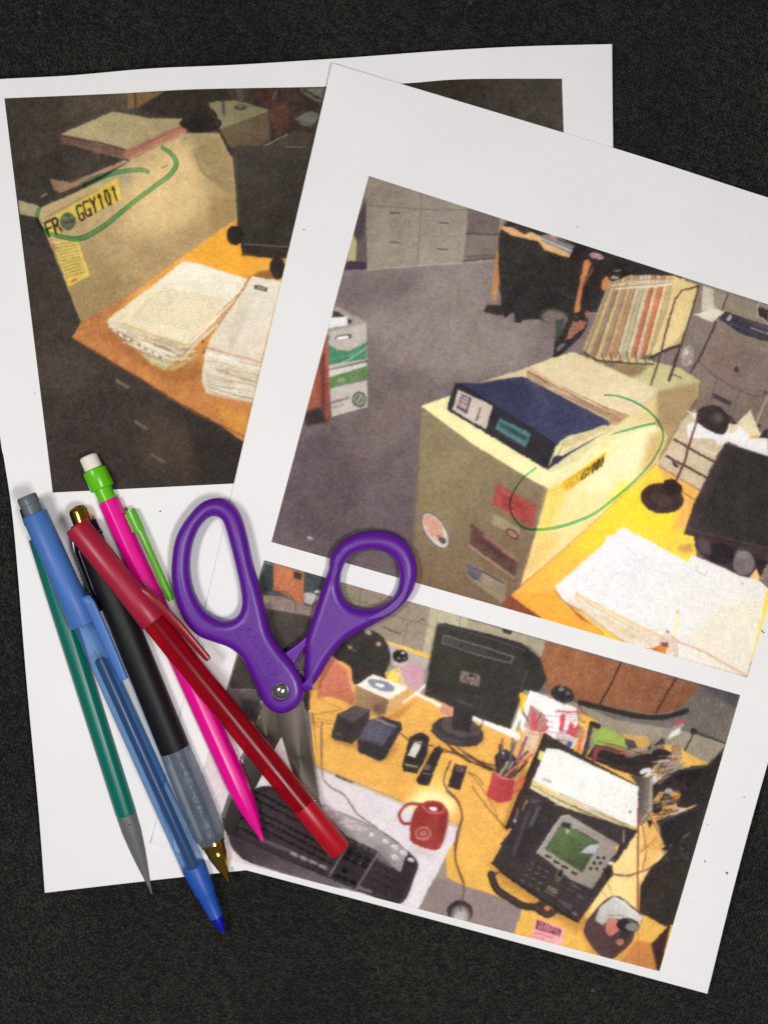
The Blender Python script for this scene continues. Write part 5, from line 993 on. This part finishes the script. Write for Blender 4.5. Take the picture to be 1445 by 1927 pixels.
def frame(a, b):
    """matrix with X along the pen from a to b, Z up"""
    x = (b - a).normalized(); y = Vector((0, 0, 1)).cross(x).normalized(); z = x.cross(y)
    m = Matrix((x, y, z)).transposed().to_4x4(); m.translation = a
    return m
def lathe(prof, seg=48, sides=None, caps=True):
    """prof: list of (s, r) in metres; sides: polygonal cross-section with softened corners"""
    V, F = [], []
    for s, r in prof:
        for k in range(seg):
            a = 2 * math.pi * k / seg
            rr = r
            if sides:
                q = (a % (2 * math.pi / sides)) - math.pi / sides
                rr = r * (.25 + .75 * math.cos(math.pi / sides) / math.cos(q) * 1.03)
            V.append((s, rr * math.cos(a), rr * math.sin(a)))
    for i in range(len(prof) - 1):
        for k in range(seg):
            k2 = (k + 1) % seg
            F.append((i * seg + k, i * seg + k2, (i + 1) * seg + k2, (i + 1) * seg + k))
    if caps:
        F.append(tuple(range(seg))[::-1]); F.append(tuple(range((len(prof) - 1) * seg, len(prof) * seg)))
    me = bpy.data.meshes.new('turned'); me.from_pydata(V, [], F)
    bm = bmesh.new(); bm.from_mesh(me); bmesh.ops.recalc_face_normals(bm, faces=bm.faces); bm.to_mesh(me); bm.free()
    me.polygons.foreach_set('use_smooth', [True] * len(me.polygons))
    try: me.set_sharp_from_angle(angle=math.radians(38))
    except Exception: pass
    return me
def bar(pts, w, t, name='bar', taper=None):
    """strip through pts (x,y,z) with width w (along y) and thickness t (along z), rounded"""
    V, F = [], []; ns = 12
    for i, p in enumerate(pts):
        k = taper[i] if taper else 1
        for j in range(ns):
            a = 2 * math.pi * j / ns
            cx = math.copysign(abs(math.cos(a)) ** .5, math.cos(a)); cz = math.copysign(abs(math.sin(a)) ** .5, math.sin(a))
            V.append((p[0], p[1] + cx * w / 2 * k, p[2] + cz * t / 2))
    for i in range(len(pts) - 1):
        for j in range(ns):
            j2 = (j + 1) % ns; F.append((i * ns + j, i * ns + j2, (i + 1) * ns + j2, (i + 1) * ns + j))
    F.append(tuple(range(ns))[::-1]); F.append(tuple(range((len(pts) - 1) * ns, len(pts) * ns)))
    me = bpy.data.meshes.new(name); me.from_pydata(V, [], F)
    bm = bmesh.new(); bm.from_mesh(me); bmesh.ops.recalc_face_normals(bm, faces=bm.faces); bm.to_mesh(me); bm.free()
    me.polygons.foreach_set('use_smooth', [True] * len(me.polygons))
    try: me.set_sharp_from_angle(angle=math.radians(50))
    except Exception: pass
    return me
class Pen:
    def __init__(s, name, A, zA, B, zB, label, cat, group='pens and pencils laid on the paper'):
        s.A, s.B = P(A[0], A[1], zA), P(B[0], B[1], zB)
        s.a0, s.b0 = A, B; s.L = (s.B - s.A).length
        s.root = bpy.data.objects.new(name, None); scene.collection.objects.link(s.root)
        s.root.matrix_world = frame(s.A, s.B); tag(s.root, label, cat, group)
    def s_(s, px, py):
        """distance along the pen of a photo pixel"""
        ax, ay = s.a0; bx, by = s.b0; d = (bx - ax, by - ay)
        return ((px - ax) * d[0] + (py - ay) * d[1]) / (d[0] ** 2 + d[1] ** 2) * s.L
    def y_(s, px, py):
        """sideways offset of a photo pixel, local y"""
        ax, ay = s.a0; bx, by = s.b0; d = (bx - ax, by - ay); l = math.hypot(*d)
        return -((px - ax) * d[1] - (py - ay) * d[0]) / l * (s.L / l) * -1
    def part(s, name, me, m, parent=None, label=None):
        o = link(name, me, m, parent or s.root)
        if label: o['label'] = label
        return o
mm = .001
# --- teal mechanical pencil
pen = Pen('mechanical_pencil', (54, 953), 4.6 * mm, (286, 1681), 2.3 * mm, 'teal mechanical pencil with a grey cone tip, leftmost of the bunch', 'pencil')
sb = pen.s_(236, 1530)
pen.part('eraser', lathe([(0, 2.6 * mm), (.4 * mm, 3.1 * mm), (6 * mm, 3.1 * mm), (6.3 * mm, 2.2 * mm), (11 * mm, 2.2 * mm)]), mat('dark_eraser', (34, 36, 38), rough=.7))
TEAL = mat('teal_plastic', (0, 100, 88), rough=.32, spec=.5, mottle=.06, mscale=40)
s0 = pen.s_(71, 1010)
pen.part('barrel', lathe([(s0, 2.8 * mm), (s0 + .4 * mm, 3.3 * mm), (s0 + 20 * mm, 3.45 * mm), (sb - 1 * mm, 3.5 * mm), (sb, 3.4 * mm)], sides=12), TEAL)
Lp = pen.L
tip = pen.part('tip_cone', lathe([(sb, 3.35 * mm), (sb + .3 * mm, 3.45 * mm), (sb + 6 * mm, 3.3 * mm), (sb + 13 * mm, 2.6 * mm), (sb + 19 * mm, 1.75 * mm), (sb + 24 * mm, .95 * mm), (Lp - 2.5 * mm, .6 * mm), (Lp - 2.4 * mm, .4 * mm), (Lp, .35 * mm)]), mat('grey_plastic', (98, 98, 97), rough=.5, bump=.15, bscale=700, mottle=.06))
pen.part('vent_hole', lathe([(0, .28 * mm), (.05 * mm, .28 * mm)]), mat('dark_hole', (30, 30, 30), rough=.9), tip)
vh = [o for o in scene.objects if o.name.startswith('vent_hole')][-1]; vh.rotation_euler = (0, -math.pi / 2, 0); vh.location = (sb + 3 * mm, 1.0 * mm, 3.32 * mm)
# --- black gel pen
pen = Pen('gel_pen', (144, 952), 6.2 * mm, (431, 1660), 5.2 * mm, 'thick black gel pen with a cloudy grey rubber grip and gold tip', 'pen')
GOLD = mat('gold_metal', (196, 152, 66), rough=.16, metal=1, mottle=.05)
s1, s2, s3 = pen.s_(150, 985), pen.s_(330, 1407), pen.s_(402, 1582)
pen.part('click_button', lathe([(0, .6 * mm), (.2 * mm, 2.0 * mm), (.9 * mm, 2.9 * mm), (2 * mm, 3.25 * mm), (7 * mm, 3.3 * mm), (s1 + 1 * mm, 3.3 * mm)]), GOLD)
BLK = mat('black_rubberised_plastic', (17, 17, 20), rough=.5, spec=.35, bump=.05, bscale=900, mottle=.08)
pen.part('barrel', lathe([(s1, 4.0 * mm), (s1 + .5 * mm, 4.5 * mm), (s1 + 22 * mm, 4.9 * mm), (s2 - .4 * mm, 5.15 * mm), (s2, 5.05 * mm)], 64), BLK)
grip = []
Lg = s3 - s2
for i in range(61):
    t = i / 60
    r = 5.15 + .11 * math.sin(t * 2 * math.pi * 8 + 2 * math.sin(5 * t)) * (1 if t < .85 else .2) * .6 + .35 * math.sin(t * math.pi) 
    if t > .93: r -= (t - .93) / .07 * 1.0
    grip.append((s2 + t * Lg, r * mm))
GRIP = clear('cloudy_rubber', (.66, .72, .78), (116, 128, 142), .38, .3, bump=.9, mottle=.5)
pen.part('grip', lathe(grip, 64), GRIP)
pen.part('ink_tube', lathe([(s2 - 1 * mm, 2.6 * mm), (s3, 2.6 * mm)]), mat('ink_tube_plastic', (58, 64, 76), rough=.5, mottle=.6, mscale=150))
Le = pen.L
pen.part('tip_cone', lathe([(s3 - .5 * mm, 4.1 * mm), (s3 + .6 * mm, 4.2 * mm), (s3 + 1.0 * mm, 3.9 * mm), (s3 + 4 * mm, 3.3 * mm), (s3 + 4.3 * mm, 3.4 * mm), (s3 + 5 * mm, 3.3 * mm), (s3 + 9 * mm, 2.2 * mm), (s3 + 11 * mm, 1.5 * mm), (Le - .6 * mm, .8 * mm), (Le, .3 * mm)]), GOLD)
y0 = -5.2 * mm
cl = pen.part('clip', bar([(s1 + 2 * mm, 3.6 * mm, .8 * mm), (s1 + 5 * mm, 4.9 * mm, 1.2 * mm), (s1 + 9 * mm, 5.8 * mm, 1.2 * mm), (s1 + 22 * mm, 6.2 * mm, 1 * mm), (s1 + 30 * mm, 5.6 * mm, .8 * mm)], 1.5 * mm, 3.4 * mm), mat('black_gloss_plastic', (18, 18, 20), rough=.18, coat=.4))
cl.scale = (1, -1, 1)
pen.part('clip_ring', lathe([(s1 + 4.6 * mm, 4.7 * mm), (s1 + 4.8 * mm, 4.95 * mm), (s1 + 5.8 * mm, 4.95 * mm), (s1 + 6.0 * mm, 4.7 * mm)]), mat('black_gloss_plastic', (18, 18, 20), rough=.18, coat=.4))
# --- pink mechanical pencil
pen = Pen('mechanical_pencil', (166, 858), 4.5 * mm, (494, 1580), 6.0 * mm, 'bright pink mechanical pencil with a lime green clip and white eraser, under the red pen', 'pencil')
PINK = mat('pink_plastic', (222, 4, 140), rough=.28, spec=.5, mottle=.03)
LIME = mat('lime_plastic', (92, 186, 16), rough=.26, spec=.5, mottle=.04)
LIME2 = mat('clear_lime_plastic', (112, 200, 44), rough=.25, trans=.35, mottle=.06)
sa, sc, sd, se = pen.s_(183, 880), pen.s_(190, 920), pen.s_(197, 935), pen.s_(203, 941)
pen.part('eraser', lathe([(0, 2.6 * mm), (.5 * mm, 3.05 * mm), (sa + .5 * mm, 3.1 * mm)]), mat('white_eraser', (226, 222, 208), rough=.8, bump=.3, bscale=500, mottle=.05))
pen.part('collar', lathe([(sa, 3.5 * mm), (sa + .5 * mm, 4.05 * mm), (sc - .3 * mm, 4.1 * mm), (sc, 3.9 * mm), (sc + .1 * mm, 3.05 * mm), (se + 1 * mm, 3.05 * mm)], 48), LIME)
Lk = pen.L
pen.part('barrel', lathe([(se, 3.3 * mm), (se + .3 * mm, 3.6 * mm), (se + 30 * mm, 3.7 * mm), (Lk - 26 * mm, 3.95 * mm), (Lk - 21 * mm, 3.9 * mm), (Lk - 14 * mm, 3.35 * mm), (Lk - 8 * mm, 2.35 * mm), (Lk - 3.5 * mm, 1.25 * mm), (Lk - 1.2 * mm, .85 * mm), (Lk, .8 * mm)], 48, sides=8), PINK)
c0, c1 = pen.s_(246, 957), pen.s_(322, 1127)
sgn = 1 if pen.y_(246, 957) > 0 else -1
sg = math.copysign(mm, pen.y_(318, 1120))
pen.part('clip', bar([(c0, 5.3 * sg, 0), (c0 + .2 * mm, 5.4 * sg, 0), (c0 + 7.5 * mm, 5.5 * sg, .4 * mm), (c0 + 9 * mm, 6.0 * sg, .8 * mm), (c0 + 20 * mm, 5.9 * sg, .6 * mm), (c1 - 5 * mm, 5.6 * sg, 0), (c1 - 2 * mm, 5.4 * sg, -.2 * mm), (c1, 5.3 * sg, -.2 * mm)], 3.6 * mm, 3.0 * mm, taper=[.85, 1, 1, .62, .55, .6, .75, .45]), LIME2)
pen.part('clip_bridge', bar([(c0 + 1 * mm, 3.6 * sg, 0), (c0 + 1.1 * mm, 3.6 * sg, 0), (c0 + 7.4 * mm, 3.6 * sg, 0), (c0 + 7.5 * mm, 3.6 * sg, 0)], 3.4 * mm, 2.0 * mm), LIME2)
# --- blue ballpoint
pen = Pen('ballpoint_pen', (50, 933), 12.4 * mm, (422, 1758), 3.6 * mm, 'translucent blue ballpoint pen with its tip pointing down onto the dark cloth', 'pen')
BCAP = mat('blue_frosted_plastic', (72, 118, 190), rough=.42, alpha=.82, mottle=.06, mscale=60, bump=.05, bscale=300)
BBAR = clear('blue_clear_plastic', (.66, .79, .93), (84, 134, 200), .20, .2)
pcs = pen.s_(69, 963); pce = pen.s_(150, 1170); pb1 = pen.s_(360, 1625)
pen.part('end_plug', lathe([(0, 2.9 * mm), (.5 * mm, 3.3 * mm), (3 * mm, 3.35 * mm), (3.3 * mm, 3.1 * mm), (pcs + 2 * mm, 3.3 * mm)]), mat('grey_frosted_plastic', (104, 112, 120), rough=.38, trans=.25, mottle=.08))
cap = pen.part('cap', lathe([(pcs, 3.9 * mm), (pcs + .5 * mm, 4.25 * mm), (pce - 14 * mm, 4.4 * mm), (pce - .3 * mm, 4.75 * mm), (pce, 4.6 * mm)], 64), BCAP)
pen.part('inner_sleeve', lathe([(pce - 17 * mm, 1.2 * mm), (pce - 16.5 * mm, 3.9 * mm), (pce - 8 * mm, 3.95 * mm), (pce - 4 * mm, 2.2 * mm)]), mat('deep_blue_plastic', (36, 86, 200), rough=.4, trans=.2))
k0, k1 = pen.s_(163, 1111), pen.s_(233, 1268)
yk = [math.copysign(v * mm, pen.y_(196, 1185)) for v in (5.2, 5.1, 4.8)]
pen.part('clip', bar([(k0, yk[0] * .75, 1.4 * mm), (k0 + .4 * mm, yk[0] * .9, 1.8 * mm), (k0 + 3 * mm, yk[0], 1.8 * mm), ((k0 + k1) / 2, yk[1], 1.2 * mm), (k1 - .5 * mm, yk[2], .6 * mm), (k1, yk[2], .6 * mm)], 3.6 * mm, 2.0 * mm, taper=[.7, .95, 1, 1, .8, .7]), BCAP, cap)
pen.part('barrel', lathe([(pce - 10 * mm, 3.7 * mm), (pb1 - .2 * mm, 4.15 * mm), (pb1, 4.15 * mm)], 64), BBAR)
pen.part('refill', lathe([(pen.s_(178, 1238) - 1 * mm, 1.0 * mm), (pen.s_(178, 1238), 2.0 * mm), (pb1 - .4 * mm, 2.0 * mm), (pb1 + 5 * mm, 1.6 * mm)]), mat('dark_blue_ink', (10, 14, 52), rough=.4))
r1, r2 = pen.s_(384, 1678), pen.s_(402, 1725)
Lb = pen.L
nose = pen.part('nose', lathe([(pb1, 4.1 * mm), (pb1 + .3 * mm, 4.25 * mm), (r1 - .5 * mm, 3.55 * mm), (r1, 3.55 * mm), (r1 + .15 * mm, 3.2 * mm), (r2 - .3 * mm, 2.35 * mm), (r2, 2.45 * mm)], 64), mat('blue_satin_plastic', (34, 82, 172), rough=.38, alpha=.9, mottle=.05))
pen.part('tip', lathe([(r2, 2.25 * mm), (r2 + .2 * mm, 2.3 * mm), (Lb - 1.6 * mm, 1.15 * mm), (Lb - 1.4 * mm, .9 * mm)], 48), mat('royal_blue_plastic', (8, 16, 150), rough=.3))
pen.part('ball_point', lathe([(Lb - 1.5 * mm, .6 * mm), (Lb - .3 * mm, .4 * mm), (Lb, .15 * mm)]), mat('brass', (176, 140, 96), rough=.25, metal=1))
# --- red ballpoint
pen = Pen('ballpoint_pen', (144, 989), 15.4 * mm, (640, 1601), 8.3 * mm, 'capped red ballpoint pen lying across the other pens and the scissor blades', 'pen')
RCAP = mat('red_frosted_plastic', (160, 26, 54), rough=.36, alpha=.95, mottle=.05, bump=.05, bscale=300)
RBAR = clear('red_clear_plastic', (.86, .10, .14), (168, 6, 30), .42, .24)
q1 = pen.s_(290, 1162); Lr = pen.L; q2 = pen.s_(573, 1510)
cap = pen.part('cap', lathe([(0, 3.85 * mm), (.5 * mm, 4.15 * mm), (q1 - 18 * mm, 4.3 * mm), (q1 - 9 * mm, 4.45 * mm), (q1 - .4 * mm, 4.75 * mm), (q1, 4.55 * mm)], 64), RCAP)
yk = [math.copysign(v * mm, pen.y_(391, 1233)) for v in (5.0, 5.9, 6.3)]
k0, k1 = pen.s_(282, 1108), pen.s_(391, 1234)
pen.part('clip', bar([(k0 - 3 * mm, yk[0] * .7, 1 * mm), (k0, yk[0] * .9, 1.4 * mm), (k0 + 4 * mm, yk[0], 1.6 * mm), ((k0 + k1) / 2, yk[1], 1.2 * mm), (k1 - 1 * mm, yk[2], .6 * mm), (k1, yk[2], .5 * mm)], 3.0 * mm, 1.8 * mm, taper=[.6, 1, 1.15, .95, .75, .5]), mat('red_satin_plastic', (140, 6, 28), rough=.3, trans=.15), cap)
pen.part('barrel', lathe([(q1 - 8 * mm, 3.9 * mm), (q1 + 10 * mm, 4.05 * mm), (q2, 4.1 * mm)], 64), RBAR)
pen.part('refill', lathe([(q1 - 6 * mm, 1.5 * mm), (q2 - 4 * mm, 1.5 * mm)]), mat('dark_red_ink', (50, 0, 8), rough=.4))
pen.part('end_plug', lathe([(q2, 4.1 * mm), (q2 + .2 * mm, 4.12 * mm), (Lr - .7 * mm, 4.1 * mm), (Lr - .2 * mm, 3.85 * mm), (Lr, 3.4 * mm)], 64), mat('red_solid_plastic', (168, 5, 28), rough=.36, mottle=.04))

# ---------------------------------------------------------------- scissors
Z5 = lambda pts: [(300 + x / 2.779, 900 + y / 2.779) for x, y in pts]
root3 = bpy.data.objects.new('scissors', None); scene.collection.objects.link(root3)
zs = .0012
def zbase(px, py): return float(z_front(np.array(float(px)), np.array(float(py))))
pivot = P(529, 1300, .006); root3.location = pivot
tag(root3, 'open scissors with purple plastic handles and steel blades, lying under the red pen', 'scissors')
def curve_solid(name, loops, zmid, half, bev, m, smooth_pts=True):
    cu = bpy.data.curves.new(name, 'CURVE'); cu.dimensions = '2D'; cu.fill_mode = 'BOTH'
    cu.extrude = max(half - bev, 0); cu.bevel_depth = bev; cu.bevel_resolution = 6; cu.offset = -bev
    for lp in loops:
        pts = crom(np.asarray(lp, float), True, 5) if smooth_pts else np.asarray(lp, float)
        sp = cu.splines.new('POLY'); sp.points.add(len(pts) - 1); sp.use_cyclic_u = True
        for i, (x, y) in enumerate(pts):
            w = P(x, y, zmid) - pivot
            sp.points[i].co = (w.x, w.y, 0, 1)
    tmp = bpy.data.objects.new(name, cu); scene.collection.objects.link(tmp)
    dg = bpy.context.evaluated_depsgraph_get(); dg.update()
    me = bpy.data.meshes.new_from_object(tmp.evaluated_get(dg), depsgraph=dg)
    bpy.data.objects.remove(tmp); me.materials.clear()
    me.polygons.foreach_set('use_smooth', [True] * len(me.polygons))
    try: me.set_sharp_from_angle(angle=math.radians(45))
    except Exception: pass
    o = link(name, me, m, root3); o.location = (0, 0, zmid - pivot.z)
    return o
PURP = mat('purple_plastic', (88, 18, 140), rough=.36, spec=.5, bump=.10, bscale=500, mottle=.05, mscale=50)
left_out = Z5([(265, 108), (320, 103), (368, 120), (410, 163), (440, 230), (466, 330), (492, 450), (528, 575), (556, 690), (584, 800), (636, 885), (695, 955), (742, 1030), (760, 1100), (748, 1158), (705, 1203), (645, 1226), (590, 1212), (548, 1172), (518, 1110), (490, 1050), (456, 980), (420, 924), (365, 882), (290, 855), (205, 820), (140, 750), (92, 640), (68, 520), (70, 420), (84, 330), (112, 260), (160, 190), (212, 135)])
left_in = Z5([(290, 198), (328, 215), (350, 260), (375, 350), (400, 450), (424, 560), (434, 640), (424, 696), (392, 732), (342, 742), (290, 725), (232, 680), (190, 605), (166, 520), (162, 430), (176, 340), (208, 262), (248, 215)])
right_out = Z5([(1130, 272), (1210, 283), (1280, 322), (1328, 390), (1348, 480), (1332, 570), (1290, 640), (1220, 705), (1130, 758), (1050, 800), (980, 842), (925, 900), (882, 960), (848, 1020), (812, 1072), (778, 1108), (762, 1110), (757, 1060), (760, 980), (762, 920), (762, 850), (785, 770), (812, 690), (845, 590), (872, 510), (886, 470), (888, 430), (902, 395), (920, 370), (960, 325), (1040, 285)])
right_in = Z5([(1110, 372), (1180, 387), (1232, 430), (1252, 500), (1246, 570), (1212, 630), (1150, 668), (1080, 680), (1010, 664), (966, 620), (948, 550), (956, 480), (992, 412), (1048, 380)])
wedge = Z5([(800, 780), (766, 822), (712, 868), (655, 910), (580, 970), (600, 1090), (680, 1060), (706, 985), (735, 925), (765, 880), (800, 840)])
hr = curve_solid('handle', [right_out, right_in], .0050, .0038, .0031, PURP); hr['label'] = 'purple handle with the round thumb loop'
hw = curve_solid('handle_root', [wedge], .0046, .0024, .0008, PURP)
hl = curve_solid('handle', [left_out, left_in], .0066, .0038, .0031, PURP); hl['label'] = 'purple handle with the long finger loop'
# recessed name panel with worn raised letters, and the rivet seat, cut into the left handle
def cutter(pts, ztop, zbot, smooth_pts=False):
    V = []; pts = crom(np.asarray(pts, float), True, 5) if smooth_pts else pts
    n = len(pts)
    for z in (zbot, ztop):
        for x, y in pts: V.append(tuple(P(x, y, .0085) - pivot + Vector((0, 0, z - .0085))))
    me = bpy.data.meshes.new('cut'); me.from_pydata(V, [], [tuple(range(n))[::-1], tuple(range(n, 2 * n))] + [(i, (i + 1) % n, n + (i + 1) % n, n + i) for i in range(n)])
    bm = bmesh.new(); bm.from_mesh(me); bmesh.ops.recalc_face_normals(bm, faces=bm.faces); bm.to_mesh(me); bm.free()
    o = bpy.data.objects.new('cut', me); scene.collection.objects.link(o); o.location = pivot
    return o
Z8 = lambda pts: [(430 + x / 8.5, 1150 + y / 8.5) for x, y in pts]
panel = Z8([(110, 300), (210, 230), (320, 195), (390, 235), (800, 930), (775, 990), (590, 1050), (555, 1010), (150, 370)])
circ = [(529 + 17.5 * math.cos(a), 1300.5 + 17.5 * math.sin(a)) for a in np.linspace(0, 2 * math.pi, 40, endpoint=False)]
bpy.context.view_layer.update()
for pts, zb in ((panel, .00995), (circ, .0089)):
    c_ = cutter(pts, .02, zb)
    md = hl.modifiers.new('cut', 'BOOLEAN'); md.operation = 'DIFFERENCE'; md.object = c_; md.solver = 'EXACT'
    bpy.context.view_layer.update()
    dg = bpy.context.evaluated_depsgraph_get(); me2 = bpy.data.meshes.new_from_object(hl.evaluated_get(dg), depsgraph=dg)
    hl.modifiers.clear(); 
    if len(me2.polygons) > 100: hl.data = me2
    bpy.data.objects.remove(c_)
hl.data.materials.clear(); hl.data.materials.append(PURP)
hl.data.polygons.foreach_set('use_smooth', [True] * len(hl.data.polygons))
try: hl.data.set_sharp_from_angle(angle=math.radians(32))
except Exception: pass
# worn relief marks in the panel (too worn in the photograph to read)
V, F = [], []
def relief(cx, cy, rx, ry, z0, h):
    b = len(V); ns = 12
    for k in range(ns): V.append(tuple(P(cx + rx * math.cos(k * 2 * math.pi / ns), cy + ry * math.sin(k * 2 * math.pi / ns), z0) - pivot))
    for k in range(ns): V.append(tuple(P(cx + .6 * rx * math.cos(k * 2 * math.pi / ns), cy + .6 * ry * math.sin(k * 2 * math.pi / ns), z0 + h) - pivot))
    for k in range(ns): F.append((b + k, b + (k + 1) % ns, b + ns + (k + 1) % ns, b + ns + k))
    F.append(tuple(range(b + ns, b + 2 * ns)))
for x, y, r in [(180, 345, 20), (205, 300, 20), (290, 320, 18), (318, 280, 18), (350, 300, 18), (312, 370, 15), (335, 405, 15), (385, 480, 15), (420, 420, 22), (440, 560, 13), (540, 640, 14), (565, 665, 15), (520, 700, 14), (570, 760, 24), (640, 840, 12), (670, 830, 12), (740, 940, 16)]:
    q = Z8([(x, y)])[0]; relief(q[0], q[1], r / 8.5, r / 8.5 * .8, .00993, .00022)
me = bpy.data.meshes.new('relief'); me.from_pydata(V, [], F); me.polygons.foreach_set('use_smooth', [True] * len(me.polygons))
link('relief_marks', me, PURP, hl).location = (0, 0, -hl.location.z)
# blades
def steel():
    m = mat('brushed_steel', (98, 90, 83), rough=.28, metal=1, mottle=.12, mscale=30)
    nt = m.node_tree; b = nt.nodes['Principled BSDF']; b.inputs['Anisotropic'].default_value = .5
    return m
STEEL = steel()
def blade(name, pts, z0, th, label, bevel_edge=None):
    n = len(pts); V = [tuple(P(x, y, z0) - pivot) for x, y in pts] + [tuple(P(x, y, z0 + th) - pivot) for x, y in pts]
    me = bpy.data.meshes.new(name); me.from_pydata(V, [], [tuple(range(n)), tuple(range(n, 2 * n))] + [(i, (i + 1) % n, n + (i + 1) % n, n + i) for i in range(n)])
    bm = bmesh.new(); bm.from_mesh(me); bmesh.ops.recalc_face_normals(bm, faces=bm.faces)
    bmesh.ops.bevel(bm, geom=[e for e in bm.edges if abs(e.verts[0].co.z - e.verts[1].co.z) < 1e-6], offset=.0002, segments=2, affect='EDGES')
    bm.to_mesh(me); bm.free()
    o = link(name, me, STEEL, root3); o['label'] = label
    return o
blade('blade', [(520, 1285), (575, 1215), (588, 1200), (579, 1250), (577, 1300), (550, 1345), (512, 1420), (477, 1490), (440, 1569), (433, 1571), (424, 1562), (417, 1537), (452, 1432), (487, 1345), (500, 1310)], .0026, .0012, 'lower steel blade pointing to the lower left')
blade('blade', [(518, 1300), (540, 1290), (560, 1296), (572, 1322), (584, 1405), (603, 1513), (610, 1552), (607, 1560), (598, 1556), (576, 1510), (549, 1444), (523, 1362)], .0040, .0012, 'upper steel blade pointing down the page')
EDGE = mat('ground_steel', (196, 190, 182), rough=.2, metal=1, mottle=.06, mscale=60)
for pts, z in (([(584, 1340), (578, 1340), (587, 1405), (601, 1500), (609, 1546), (610, 1548), (604, 1513), (589, 1405)], .00523), ([(487, 1345), (452, 1432), (417, 1537), (423, 1541), (457, 1436), (491, 1348)], .00383)):
    V = [tuple(P(x, y, z) - pivot) for x, y in pts]
    me = bpy.data.meshes.new('cutting_edge'); me.from_pydata(V, [], [tuple(range(len(V)))]); me.update()
    link('cutting_edge', me, EDGE, [o for o in scene.objects if o.name.startswith('blade')][1 if z > .005 else 0])
# rivet
me = lathe([(-.0008, .0022), (.0, .0024), (.0006, .0023), (.0010, .0018), (.0013, .0010), (.0014, .0001)], 40)
rv = link('rivet', me, mat('polished_steel', (220, 218, 208), rough=.12, metal=1), root3)
rv.rotation_euler = (0, -math.pi / 2, 0); rv.location = tuple(P(529, 1300, .0092) - pivot)
me = lathe([(0, .0030), (.0002, .0030)], 40)
rw = link('rivet_washer', me, mat('dull_steel', (110, 106, 96), rough=.3, metal=1), root3)
rw.rotation_euler = (0, -math.pi / 2, 0); rw.location = tuple(P(529, 1300, .0089) - pivot)
